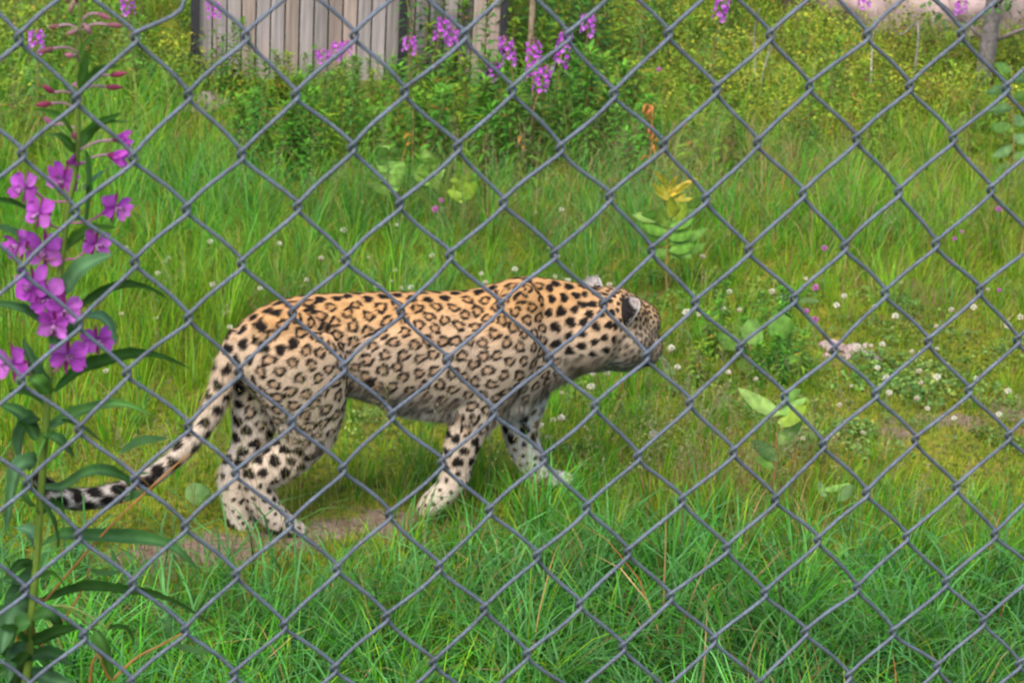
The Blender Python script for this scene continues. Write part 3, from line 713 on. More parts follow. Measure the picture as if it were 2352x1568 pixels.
def build_grass():
    rng = np.random.default_rng(21); n = int(6200 * 60 * GRASS)
    y = np.sqrt(rng.random(n) * (14.6 ** 2 - 4.55 ** 2) + 4.55 ** 2); x = (rng.random(n) * 2 - 1) * (y * .225 + .55)
    # even spread per m2
    area = 2 * (0.225 * (14.6 ** 3 - 4.55 ** 3) / 3 * 0 + 1) 
    s, px, py = sward_at(x, y)
    wid = y * .225 + .55; pdf = (wid / y) / (wid / y).max(); A = (.225 * (14.6 ** 2 - 4.55 ** 2) + 1.1 * (14.6 - 4.55)); D0 = n / A
    clump = .45 + 1.1 * fnoise(x * 6, y * 6, 17)
    dist = np.clip(7.2 / y, .55, 1.15)                            # farther blades: fewer and a little wider
    so = np.zeros(n)
    for (sx, sy, sr, sw) in SOIL[:6]: gg = ground_at(sx, sy); so = np.maximum(so, sw * np.exp(-((x - gg[0]) / sr) ** 2 - ((y - gg[1]) / (sr * .7)) ** 2))
    keep = rng.random(n) < np.clip(1.15 - 1.3 * so, 0, 1) * s[:, 0] * GRASS * clump * dist / D0 * pdf
    x, y, s, py = x[keep], y[keep], s[keep], py[keep]; n = len(x); print('grass blades', n)
    P = np.stack([x, y, ground_z(x, y) - .004], 1); big = .55 + .9 * fnoise(x * 3 + 40, y * 3, 23)
    h = s[:, 1] * big * rng.uniform(.55, 1.35, n); w = s[:, 3] * .001 * rng.uniform(.7, 1.4, n) * np.clip(y / 7, .9, 1.6)
    cs = np.cumsum(s[:, 4:8] * (.35 + 1.3 * np.stack([fnoise(x * 2.2 + 7 * k, y * 2.2, 50 + k) for k in range(4)], 1)) ** 2.2, 1); cs /= cs[:, -1:]; r = rng.random(n)[:, None]; kind = (r > cs).sum(1).clip(0, 3)
    col = np.stack([LUSH, BLUE, YELL, DRY])[kind] * rng.uniform(.7, 1.35, (n, 1)) * (1 + rng.normal(0, .07, (n, 3)))
    red = rng.random(n) < .006; col[red] = np.array([.32, .10, .03])
    az = fnoise(x * 1.6 + 3, y * 1.6, 61, 2) * 11 + rng.normal(0, 1.3, n); tilt = s[:, 2] * rng.uniform(.4, 1.5, n)
    # tussocks: blades of one tuft lean out from its middle, tallest there
    cell = .17; ci = np.floor(x / cell); cj = np.floor(y / cell); hs = lambda a, b, q: vnoise(a * 7.31 + q * 13.7, b * 5.17 - q * 3.1, 90 + q)
    best = np.full(n, 9.0); bx = np.zeros(n); by = np.zeros(n); bt = np.zeros(n)
    for di in (-1, 0, 1):
        for dj in (-1, 0, 1):
            tx = (ci + di + .15 + .7 * hs(ci + di, cj + dj, 1)) * cell; ty = (cj + dj + .15 + .7 * hs(ci + di, cj + dj, 2)) * cell; dd = np.hypot(x - tx, y - ty); m_ = dd < best
            best = np.where(m_, dd, best); bx = np.where(m_, x - tx, bx); by = np.where(m_, y - ty, by); bt = np.where(m_, hs(ci + di, cj + dj, 3), bt)
    tuft = (rng.random(n) < .62) & (bt > .25); pull = np.where(tuft, .45, 1.0); P[:, 0] -= bx * (1 - pull); P[:, 1] -= by * (1 - pull); P[:, 2] = ground_z(P[:, 0], P[:, 1]) - .004
    az = np.where(tuft, np.arctan2(by, bx) + rng.normal(0, .5, n), az); h = h * np.where(tuft, .75 + .55 * bt, .85)
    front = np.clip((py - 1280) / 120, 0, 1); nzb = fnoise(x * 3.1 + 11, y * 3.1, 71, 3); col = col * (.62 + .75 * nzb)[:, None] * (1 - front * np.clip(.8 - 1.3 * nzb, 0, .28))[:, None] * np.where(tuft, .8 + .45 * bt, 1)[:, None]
    tilt = np.where(kind == 2, tilt * .65, tilt)
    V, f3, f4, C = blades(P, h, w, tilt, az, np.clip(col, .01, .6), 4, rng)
    # broad blue-green blades lying over in the foreground
    m = 4200; y2 = rng.uniform(4.6, 6.25, m); x2 = (rng.random(m) * 2 - 1) * (y2 * .225 + .35); q2x, q2y = project(np.stack([x2, y2, ground_z(x2, y2)], -1))
    k2 = (q2y > 1290) & (rng.random(m) < np.clip((q2y - 1270) / 130, 0, 1)) & ((fnoise(x2 * 2.4, y2 * 2.4, 33) > .42) | (q2x > 1100)); x2, y2 = x2[k2], y2[k2]; m = len(x2)
    P2 = np.stack([x2, y2, ground_z(x2, y2)], 1); c2 = np.array([.070, .215, .055]) * rng.uniform(.5, 1.3, (m, 1)) * (1 + rng.normal(0, .06, (m, 3)))
    V2, g3, g4, C2 = blades(P2, rng.uniform(.16, .40, m), rng.uniform(.0045, .0085, m), rng.uniform(.9, 2.1, m), rng.uniform(0, 6.28, m), c2, 4, rng)
    # low moss-like shoots over the clearing and the path
    m = 130000; y3 = rng.uniform(5.9, 9.6, m); x3 = (rng.random(m) * 2 - 1) * (y3 * .225 + .3); so = np.zeros(m)
    for (sx, sy, sr, sw) in SOIL: gg = ground_at(sx, sy); so = np.maximum(so, sw * np.exp(-((x3 - gg[0]) / sr) ** 2 - ((y3 - gg[1]) / (sr * .8)) ** 2))
    k3 = rng.random(m) > so * 1.3; x3, y3 = x3[k3], y3[k3]; m = len(x3); P3 = np.stack([x3, y3, ground_z(x3, y3) - .002], 1); f3n = fnoise(x3 * 4, y3 * 4, 19)
    c3 = np.where((rng.random(m) < f3n)[:, None], np.array([.17, .235, .010]), np.array([.105, .20, .012])) * rng.uniform(.6, 1.35, (m, 1)); rd = rng.random(m) < .05; c3[rd] = np.array([.26, .12, .05])
    V3, h3, h4, C3 = blades(P3, rng.uniform(.012, .042, m), rng.uniform(.002, .0042, m), rng.uniform(.2, 1.8, m), rng.uniform(0, 6.28, m), c3, 3, rng)
    n1, n2 = len(V), len(V) + len(V2); V = np.concatenate([V, V2, V3]); C = np.concatenate([C, C2, C3]); f3 = np.concatenate([f3, g3 + n1, h3 + n2]); f4 = np.concatenate([f4, g4 + n1, h4 + n2]); print('faces', len(f3) + 2 * len(f4))
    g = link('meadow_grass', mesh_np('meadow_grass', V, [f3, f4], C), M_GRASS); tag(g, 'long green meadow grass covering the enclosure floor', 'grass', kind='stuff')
def build_seed_grass():
    "thin flowering stalks with open brownish panicles"
    rng = np.random.default_rng(77); mb = MB(); S_ = []
    spots = [(640, 1330, 30, 40, .62), (690, 1320, 26, 30, .6), (820, 1330, 30, 40, .55), (915, 1300, 40, 40, .5), (1200, 1290, 60, 30, .4), (1480, 1230, 120, 40, .34), (1620, 1260, 140, 50, .36), (1750, 1200, 90, 40, .34), (300, 1260, 60, 40, .4), (500, 1330, 80, 30, .45), (2080, 1300, 120, 40, .36), (2250, 1320, 80, 40, .34),
             (1350, 560, 200, 60, .36), (1150, 520, 250, 60, .34), (700, 560, 200, 60, .32), (2000, 620, 200, 60, .3), (1650, 560, 200, 60, .36), (1550, 480, 200, 60, .36), (1050, 560, 160, 50, .34), (2250, 560, 100, 60, .36), (1560, 930, 120, 60, .22), (1700, 1040, 160, 50, .22), (1500, 1080, 120, 50, .24), (1800, 1140, 140, 40, .26), (420, 900, 80, 80, .3), (120, 480, 120, 100, .35), (1950, 360, 250, 80, .33)]
    cnt = [7, 6, 7, 6, 6, 24, 22, 14, 6, 9, 12, 10, 34, 50, 24, 26, 36, 30, 16, 18, 24, 34, 26, 26, 8, 10, 24]
    for (px, py, sx, sy, hh), c in zip(spots, cnt):
        for _ in range(c): S_.append((px + rng.normal(0, sx), py + rng.normal(0, sy), hh * rng.uniform(.7, 1.2)))
    for (px, py, hh) in S_:
        b = ground_pt(px, py); az = rng.uniform(0, 6.28); ln = rng.uniform(.05, .35) * hh; u = np.array([math.cos(az), math.sin(az), 0])
        pts = spline([b, b + u * ln * .25 + (0, 0, hh * .5), b + u * ln + (0, 0, hh)], 8); tone = rng.random()
        cs = np.array([.17, .19, .045]) * (1 - tone) + np.array([.24, .17, .08]) * tone
        mb.tube(pts, np.linspace(.0012, .0005, 8), 3, cs, cap=False)
        L_ = hh * rng.uniform(.22, .34); chead = (np.array([.30, .215, .14]) if rng.random() < .6 else np.array([.34, .32, .20])) * rng.uniform(.7, 1.15) if tone > .3 else np.array([.22, .22, .075])
        nb = 9; V, F = [], []
        for q in range(nb):
            t = q / nb; p0 = pts[-1] - (pts[-1] - pts[-3]) / np.linalg.norm(pts[-1] - pts[-3]) * L_ * (1 - t); a = q * 2.4 + rng.uniform(-.4, .4); br = L_ * .36 * (1 - t * .8) * rng.uniform(.6, 1.1)
            e = p0 + np.array([math.cos(a), math.sin(a), .55]) * br; k = len(V)
            sdv = np.array([-math.sin(a), math.cos(a), 0]) * .0004; V += [p0 - sdv, p0 + sdv, e + sdv * .6]; F.append((k, k + 1, k + 2))
            for z in range(5):
                f = rng.uniform(.35, 1.05); c = p0 + (e - p0) * f + rng.normal(0, .003, 3); d = unit(rng.normal(0, 1, 3) + np.array([0, 0, .8])) * rng.uniform(.003, .006); s_ = unit(np.cross(d, rng.normal(0, 1, 3))) * .0011
                k = len(V); V += [c - s_, c + s_, c + d]; F.append((k, k + 1, k + 2))
        mb.add(V, F, None, chead)
    for (x0, y0, x1, y1, w, c) in [(860, 1372, 908, 1275, 9, (.33, .13, .02)), (628, 1290, 652, 1246, 8, (.40, .10, .03)), (905, 975, 905, 868, 13, (.09, .26, .03)), (898, 960, 920, 905, 8, (.09, .26, .03)), (895, 1190, 938, 1105, 13, (.08, .24, .02)), (575, 1200, 560, 1080, 6, (.10, .24, .05)), (615, 1170, 660, 1030, 4, (.2, .26, .07)), (1240, 1180, 1300, 1160, 8, (.10, .24, .04)), (1110, 1190, 1145, 1060, 10, (.10, .26, .03)), (1800, 1070, 1850, 1018, 5, (.40, .20, .05)), (2030, 1350, 2002, 1335, 5, (.45, .12, .03)), (1440, 1290, 1418, 1180, 5, (.30, .12, .05)), (860, 655, 872, 540, 10, (.10, .26, .02)), (880, 655, 890, 560, 9, (.13, .27, .02)), (770, 660, 760, 600, 9, (.30, .18, .03)), (930, 650, 940, 575, 9, (.20, .25, .02)), (290, 880, 285, 640, 6, (.2, .28, .02)), (470, 820, 455, 640, 6, (.22, .28, .02)), (1280, 830, 1270, 800, 5, (.1, .2, .03))]:
        b = ground_pt(x0, y0); e = at_y(x1, y1, b[1] - .02); d = e - b; view = unit(b - CAM); leaf(mb, b - np.array([0, 0, .01]), d + np.array([0, 0, .1]) * np.linalg.norm(d), np.linalg.norm(d) * 1.08, w / (FPX / np.linalg.norm(b - CAM)), .25, c, 6, .2, 'blade', side=np.cross(d, view))
    g = link('seeding_grass', mb.mesh('seeding_grass'), M_GRASS); tag(g, 'thin brownish seed heads of grass rising above the meadow', 'grass', kind='stuff')
GRASS = 1.0

# ------------------------------------------------------------------ leafy ground cover at the back
def build_ground_cover():
    rng = np.random.default_rng(8); V, F, C = [], [], []; tot = 0
    def mound(c, r, h, n, pal, ls):
        nonlocal tot
        a = rng.uniform(0, 6.283, n); q = np.sqrt(rng.random(n)); z = (1 - q ** 2) ** .6 * h * rng.uniform(.35, 1.08, n)
        P = np.stack([c[0] + np.cos(a) * q * r, c[1] + np.sin(a) * q * r, np.zeros(n)], 1); P[:, 2] = ground_z(P[:, 0], P[:, 1]) + z
        nrm = rng.normal(0, .6, (n, 3)) + np.array([0, 0, 1.0]); nrm /= np.linalg.norm(nrm, axis=1)[:, None]; t = rng.normal(0, 1, (n, 3)); t -= (t * nrm).sum(1)[:, None] * nrm; t /= np.linalg.norm(t, axis=1)[:, None]; s = np.cross(nrm, t)
        L_ = ls * rng.uniform(.7, 1.4, n)[:, None]; W = L_ * rng.uniform(.28, .42, (n, 1))
        v = np.stack([P, P + t * L_ * .5 + s * W, P + t * L_, P + t * L_ * .5 - s * W], 1); V.append(v.reshape(-1, 3)); F.append(np.arange(n * 4).reshape(-1, 4) + tot); tot += n * 4
        cc = np.asarray(pal)[rng.integers(0, len(pal), n)] * rng.uniform(.65, 1.35, (n, 1)) * rng.uniform(.6, 1.25) * np.array([rng.uniform(.75, 1.15), 1, 1]); C.append(np.repeat(cc, 4, 0))
    bil = [(.19, .245, .018), (.23, .26, .020), (.14, .21, .020), (.10, .16, .018), (.27, .26, .03)]
    bil2 = bil + [(.26, .12, .03)]
    grn = [(.06, .15, .025), (.08, .18, .03), (.12, .20, .03), (.05, .11, .03)]
    for _ in range(120):
        px, py = rng.uniform(1420, 2420), rng.uniform(60, 330); g = ground_pt(px, py); mound(g, rng.uniform(.12, .30), rng.uniform(.10, .24), 420, bil2 if rng.random() < .3 else bil, .0145)
    for _ in range(60):
        px, py = rng.uniform(1400, 2450), rng.uniform(-60, 110); g = ground_pt(px, py); mound(g, rng.uniform(.15, .35), rng.uniform(.15, .30), 380, bil, .017)
    for _ in range(60):
        px, py = rng.uniform(-80, 480), rng.uniform(-40, 260); g = ground_pt(px, py); mound(g, rng.uniform(.12, .28), rng.uniform(.10, .25), 300, bil if rng.random() < .5 else grn, .016)
    for _ in range(70):
        px, py = rng.uniform(1250, 2350), rng.uniform(640, 1060); g = ground_pt(px, py); mound(g, rng.uniform(.06, .13), rng.uniform(.03, .06), 130, [(.10, .19, .04), (.13, .21, .05), (.17, .20, .03)], .014)
    for _ in range(20):
        px, py = rng.uniform(500, 1500), rng.uniform(640, 1000); g = ground_pt(px, py); mound(g, rng.uniform(.06, .12), rng.uniform(.03, .06), 110, [(.10, .19, .04), (.13, .21, .05)], .014)
    g = link('bilberry_ground_cover', mesh_np('bilberry_ground_cover', np.concatenate(V), np.concatenate(F), np.concatenate(C), False), M_LEAF); tag(g, 'low yellow-green leafy ground cover of small shrubs and clover leaves', 'ground cover', kind='stuff')

# ------------------------------------------------------------------ tall leafy weeds in front of the hut
def weed_mesh(h, nl, col, seed, ll=.085, lw=.018):
    rng = random.Random(seed); st = MB(); fo = MB(); bend = np.array([rng.uniform(-.1, .1), rng.uniform(-.1, .1), 0]) * h
    pts = spline([(0, 0, -.02), bend * .3 + (0, 0, h * .5), bend + (0, 0, h)], 8); st.tube(pts, np.linspace(.0045, .0015, 8), 5, (.22, .17, .05))
    for k in range(nl):
        t = .12 + .88 * k / nl; i = t * 7; a = k * 2.4 + rng.uniform(-.3, .3); p = pts[int(i)] + (pts[min(int(i) + 1, 7)] - pts[int(i)]) * (i - int(i))
        el = .15 + .9 * t ** 2; d = np.array([math.cos(a) * math.cos(el), math.sin(a) * math.cos(el), math.sin(el)]); L_ = ll * rng.uniform(.7, 1.25) * (1.15 - .6 * t)
        c = np.array(col) * rng.uniform(.65, 1.35) * (np.array([1.25, 1.1, .8]) if t > .8 else 1)
        if rng.random() < .03: c = np.array([.30, .15, .03])
        leaf(fo, p, d, L_, lw * rng.uniform(.8, 1.3), rng.uniform(.4, .9), c, 3, .3, rng=rng)
    return st.mesh('stem'), fo.mesh('foliage')
def build_weeds():
    rng = np.random.default_rng(41); protos = []
    for k, (h, nl, col) in enumerate([(.34, 50, (.075, .185, .018)), (.42, 60, (.055, .17, .016)), (.28, 42, (.12, .22, .016)), (.50, 66, (.045, .14, .022)), (.38, 52, (.095, .175, .014)), (.30, 56, (.06, .20, .02))]):
        root = empty('leafy_weed'); a, b = weed_mesh(h, nl, col, 100 + k); link('stem', a, M_STEM, root); f = link('foliage', b, M_LEAF, root); tag(f, kind='stuff'); protos.append(root)
    used = [False] * 6
    LOOK = ['mid-green leafy weed', 'tall dense green leafy weed', 'short yellow-green leafy weed', 'tall dark green leafy weed', 'olive-green leafy weed', 'bright green leafy weed']
    def place(px, py, where):
        if where != 'hut': return where
        if py < 250: return "close by the hut's end post" if px > 1080 else "close before the hut's middle post"
        if px < 700: return "in the thicket below the hut's corner post"
        if px < 860: return 'in the thicket below the open stretch of planks'
        if px < 1090: return 'in the thicket behind the pale green saplings'
        if px < 1300: return 'in the thicket under the tallest pink fireweeds'
        return 'at the edge of the thicket beside the withered fern'
    def put(k, px, py, sc, label, group):
        g = ground_pt(px, py); o = protos[k] if not used[k] else copy_tree(protos[k]); used[k] = True
        o.location = Vector(g); o.rotation_euler = (rng.normal(0, .08), rng.normal(0, .08), rng.uniform(0, 6.28)); sc *= ((.62 if py < 330 else .8) if px < 900 and py < 500 and px > 480 else 1); o.scale = (sc, sc, sc * rng.uniform(.85, 1.15))
        lab = LOOK[k] + ' ' + place(px, py, label); tag(o, lab, 'weed', lab)
    zones = [((540, 1500), (310, 440), 58, (0, 1, 5, 5), (.7, 1.05), 'hut', ''),
             ((540, 1480), (270, 420), 72, (0, 1, 3, 4, 2), (.7, 1.05), 'hut', ''),
             ((900, 1450), (140, 240), 28, (1, 3, 4), (.8, 1.2), 'hut', ''),
             ((1480, 2350), (150, 430), 36, (2, 4, 0), (.55, .95), 'among the yellow-green shrubs before the pink boulders', ''),
             ((1590, 1860), (740, 890), 28, (5, 5, 2), (.30, .52), 'in the clump of broad leaves ahead of the leopard', ''),
             ((500, 900), (205, 260), 26, (2, 0, 5, 1), (.6, 1.15), 'at the foot of the bare hut planks', ''),
             ((0, 440), (60, 330), 26, (2, 0, 4), (.55, .95), 'in the grass to the side of the plank hut', ''),
             ((1180, 1700), (20, 160), 16, (1, 3, 4), (.7, 1.1), 'in the open between the hut and the pink boulders', '')]
    for (xa, xb), (ya, yb), n, ks, (sa, sb), lab, grp in zones:
        for _ in range(n): put(int(rng.choice(ks)), rng.uniform(xa, xb), rng.uniform(ya, yb), rng.uniform(sa, sb), lab, grp)
    for k in range(6):
        if not used[k]: put(k, 1000, 300, 1, 'hut', '')

# ------------------------------------------------------------------ distant fireweed in bloom
MAG = [(.46, .08, .54), (.52, .11, .58), (.40, .05, .46), (.56, .18, .62)]
def bloom_plant(h, spike, nfl, seed, dens=1.0):
    rng = random.Random(seed); root = empty('flowering_fireweed'); st, fo, bl = MB(), MB(), MB()
    pts = spline([(0, 0, -.02), (rng.uniform(-.03, .03), 0, h * .5), (rng.uniform(-.05, .05), rng.uniform(-.04, .04), h)], 10); st.tube(pts, np.linspace(.005, .0015, 10), 5, (.20, .13, .06))
    for k in range(26):
        t = .1 + .62 * k / 26; i = t * 9; p = pts[int(i)] + (pts[int(i) + 1] - pts[int(i)]) * (i - int(i)); a = k * 2.4; d = np.array([math.cos(a), math.sin(a), .35])
        leaf(fo, p, d, .10 * rng.uniform(.7, 1.2), .017, .7, np.array([.07, .15, .028]) * rng.uniform(.7, 1.3), 3, .3, rng=rng)
    for k in range(nfl):
        t = 1 - spike / h + spike / h * (k / nfl) * .8; i = min(t, .999) * 9; p = pts[int(i)] + (pts[int(i) + 1] - pts[int(i)]) * (i - int(i)); a = k * 2.4 + rng.uniform(-.4, .4); o = np.array([math.cos(a), math.sin(a), .15]); q = p + o * .026
        c = MAG[rng.randrange(4)]
        for m in range(4):
            b = m * 1.57 + rng.uniform(-.3, .3); s1 = unit(np.cross(o, (0, 0, 1))); s2 = np.cross(unit(o), s1); d = s1 * math.cos(b) + s2 * math.sin(b) + unit(o) * .35
            leaf(bl, q, d, .016 * rng.uniform(.8, 1.2), .013, .2, c, 2, .1, 'round', side=np.cross(unit(o), d), rng=rng)
    for k in range(8):
        t = 1 - spike / h * .2 * (1 - k / 8); i = min(t, .999) * 9; p = pts[int(i)] + (pts[int(i) + 1] - pts[int(i)]) * (i - int(i)); a = k * 2.4; bl.ball(p + np.array([math.cos(a), math.sin(a), -.2]) * .014, (.003, .003, .006), 5, 4, (.30, .09, .22))
    link('stem', st.mesh('stem'), M_STEM, root); f = link('foliage', fo.mesh('foliage'), M_LEAF, root); tag(f, kind='stuff'); b = link('blossom', bl.mesh('blossom'), M_PETAL, root); tag(b, kind='stuff')
    return root
def build_distant_fireweed():
    rng = np.random.default_rng(9); protos = [bloom_plant(.62, .17, 22, 1), bloom_plant(.70, .24, 30, 2), bloom_plant(.55, .12, 16, 3)]; used = [0, 0, 0]
    # picture position of the top of each spike, distance, which build, what it stands by
    L = [(88, 66, 9.6, 2, 'in the grass beside the hut'), (300, -18, 10.70, 0, 'in the grass beside the hut'), (492, 2, 10.65, 2, 'before the black corner post of the hut'), (770, 90, 10.35, 0, 'against the grey planks of the hut'), (744, 112, 10.25, 2, 'against the grey planks of the hut'), (798, 92, 10.45, 2, 'against the grey planks of the hut'),
         (946, 82, 10.25, 2, "before the hut's middle post"), (1006, 30, 10.35, 0, "before the hut's middle post"), (1040, 62, 10.35, 2, "before the hut's middle post"), (1180, 82, 10.05, 0, "just past the hut's end post"), (1246, 92, 9.85, 1, "just past the hut's end post"), (1272, 62, 10.05, 1, "just past the hut's end post"), (1240, 150, 9.75, 0, "just past the hut's end post"), (1356, 30, 10.40, 2, 'in the shrubs between the hut and the rock'),
         (1118, 138, 9.9, 0, "just past the hut's end post"), (1652, -20, 10.90, 0, 'in the shrubs between the hut and the rock'), (1478, -40, 11.20, 2, 'in the shrubs between the hut and the rock'), (1990, -15, 11.60, 2, 'before the pink rock'), (2205, 0, 11.60, 2, 'before the pink rock')]
    for (px, py, Yw, k, where) in L:
        top = at_y(px, py, Yw); o = protos[k] if not used[k] else copy_tree(protos[k]); used[k] = 1
        gz = float(ground_z(top[0], top[1])); hh = [.62, .70, .55][k]; sc = max((top[2] - gz) / hh, .35)
        o.location = (top[0], top[1], gz); o.scale = (.8 + .2 * sc, .8 + .2 * sc, sc); o.rotation_euler = (0, 0, rng.uniform(0, 6))
        tag(o, 'pink fireweed in bloom ' + where, 'flower', 'blooming fireweed ' + where)

# ------------------------------------------------------------------ clover
WHITE_CLOVER = [(487,554),(292,571),(390,594),(377,602),(364,626),(295,646),(494,654),(278,721),(362,732),(522,718),(525,751),(699,643),(602,661),(249,852),(793,528),(743,594),(913,516),(848,593),(909,621),(901,647),(869,655),(918,661),(953,662),(1001,588),(1106,628),(1118,650),(1182,617),(1266,568),(1287,589),(1276,633),(1302,643),(1400,654),(1363,855),(1393,857),(1360,888),(1287,901),(1297,961),(1267,965),(1243,977),(1252,1003),(1544,796),(1553,843),(1499,996),(1575,716),(1675,669),(1771,668),(1578,716),(1607,721),(1663,709),(1698,713),(1927,702),(2007,702),(2056,723),(2188,713),(2235,706),(1898,795),(1964,795),(1999,791),(2030,791),(2098,807),(2018,843),(2112,854),(2153,866),(2112,880),(2039,869),(1953,887),(2042,902),(2105,915),(2132,939),(1739,871),(1677,854),(1849,1009),(1553,843),(2152,751),(2308,749),(2348,728),(1943,680),(2155,800),(2293,951),(2265,664),(2192,960),(1985,995),(1236,940),(1232,490),(1290,482),(240,560),(1451,345),(780,600),(640,560),(1620,590),(1850,640),(2070,650),(1790,760),(2240,870),(2320,900),(1930,930)]
PINK_CLOVER = [(1897,571),(2210,531),(2193,550),(2185,605),(2300,668),(1878,660),(1871,736),(1850,715),(2231,367),(1012,458),(1002,478),(2290,478),(1520,160)]
def clover_proto(h, r, cols, seed, name):
    rng = random.Random(seed); root = empty(name); st, hd, lf = MB(), MB(), MB()
    st.tube(spline([(0, 0, -.01), (rng.uniform(-.01, .01), .004, h * .5), (0, 0, h)], 6), .0011, 4, (.12, .17, .04))
    for k in range(46):                                        # florets standing out of a ball
        z = 1 - 1.75 * (k + .5) / 46; a = k * 2.4; q = math.sqrt(max(1 - z * z, 0)); d = np.array([q * math.cos(a), q * math.sin(a), z * .9 + .12]); c = np.array(cols[0]) if z > -.25 else np.array(cols[1])
        leaf(hd, np.array([0, 0, h]) + d * r * .35, d, r * rng.uniform(.5, .95), r * .42, .5, c * rng.uniform(.7, 1.1) * (np.array([1, .85, .6]) if rng.random() < .15 else 1), 2, .5, 'oval', rng=rng)
    hd.ball((0, 0, h), r * .5, 7, 5, np.array(cols[1]) * .9)
    for k in range(3):
        a = k * 2.1 + rng.random(); b = np.array([math.cos(a) * .018, math.sin(a) * .018, h * .28]); st.tube([(0, 0, 0), b], .0008, 3, (.12, .17, .04))
        for m in range(3):
            e = a + (m - 1) * 2.0; leaf(lf, b, (math.cos(e), math.sin(e), .2), .014, .012, .3, np.array([.09, .18, .045]) * rng.uniform(.8, 1.2), 2, .15, 'oval', rng=rng)
    link('stem', st.mesh('stem'), M_STEM, root); link('flower_head', hd.mesh('flower_head'), M_PETAL, root); f = link('leaves', lf.mesh('leaves'), M_LEAF, root); f.name = 'leaf_tuft'; tag(f, kind='stuff')
    return root
def build_clover():
    rng = np.random.default_rng(15)
    W = [clover_proto(.12, .0125, [(.72, .72, .60), (.42, .35, .20)], 1, 'white_clover'), clover_proto(.12, .0115, [(.62, .60, .47), (.38, .26, .15)], 2, 'white_clover')]
    R_ = [clover_proto(.20, .0140, [(.52, .17, .46), (.40, .12, .30)], 3, 'red_clover')]
    def run(L, protos, rules, cat):
        used = [0] * len(protos)
        for n, (px, py) in enumerate(L):
            k = n % len(protos); hh = .12 if cat != 'p' else .20; sc = rng.uniform(.55, 1.0); g = ground_pt(px, py, hh * sc)
            o = protos[k] if not used[k] else copy_tree(protos[k]); used[k] = 1; o.location = (g[0], g[1], float(ground_z(g[0], g[1]))); o.rotation_euler = (rng.normal(0, .05), rng.normal(0, .05), rng.uniform(0, 6)); o.scale = (sc, sc, sc)
            for test, lab, grp in rules:
                if test(px, py): tag(o, lab, 'flower', grp); break
    def rules(kind, zones): return [((lambda x, y, f=f: f(x, y)), kind + ' ' + w, kind + ' ' + w) for f, w in zones]
    run(WHITE_CLOVER, W, rules('small white clover head', [(lambda x, y: x < 430 and y < 680, 'in the grass behind the tall fireweed'), (lambda x, y: x < 560, "in the grass close behind the leopard's rump"),
        (lambda x, y: x < 840 and y < 700, "beyond the leopard's hindquarters"), (lambda x, y: x < 1000 and y < 600, "in the long grass beyond the middle of the leopard's back"), (lambda x, y: x < 1000 and y < 700, "just beyond the middle of the leopard's back"), (lambda x, y: x < 1250 and y < 700, "beyond the leopard's shoulders"), (lambda x, y: x < 1450 and y < 550, "in the long grass well beyond the leopard's neck"), (lambda x, y: x < 1450 and y < 700, "just beyond the leopard's neck and ears"),
        (lambda x, y: x < 1420 and 800 < y < 890, "below the leopard's chin"), (lambda x, y: x < 1450 and y > 800, "beside the leopard's far foreleg"), (lambda x, y: x < 1570 and y > 780, "before the leopard's muzzle"),
        (lambda x, y: x < 1720 and y < 780, 'between the yellow-tipped sapling and the coltsfoot clump'), (lambda x, y: x < 1860, 'beside the coltsfoot clump'), (lambda x, y: x < 2050 and 780 < y < 850, 'at the edge of the pink stones'), (lambda x, y: x < 2060 and y >= 850, 'on the moss before the pink stones'), (lambda x, y: x < 2100 and y < 780, 'in the grass beyond the pink stones'),
        (lambda x, y: y < 780, 'in the grass near the group of pink clover'), (lambda x, y: y < 890, 'on the moss beside the pink stones'), (lambda x, y: True, 'at the far side of the mossy clearing past the stones')]), 'w')
    run(PINK_CLOVER, R_, rules('round pink clover head', [(lambda x, y: x < 1100, 'in the long grass beyond the leopard'), (lambda x, y: x < 1600, 'up among the low shrubs'), (lambda x, y: x < 1890 and y < 700, 'above the pale dock leaves'), (lambda x, y: x < 1890, 'between the dock leaves and the pink stones'), (lambda x, y: x < 1950, 'alone in the bright long grass'), (lambda x, y: y < 500, 'high in the grass below the willow shoot'), (lambda x, y: y < 620, 'on a tall stem in a loose group'), (lambda x, y: True, 'alone beyond the loose group of pink clover')]), 'p')
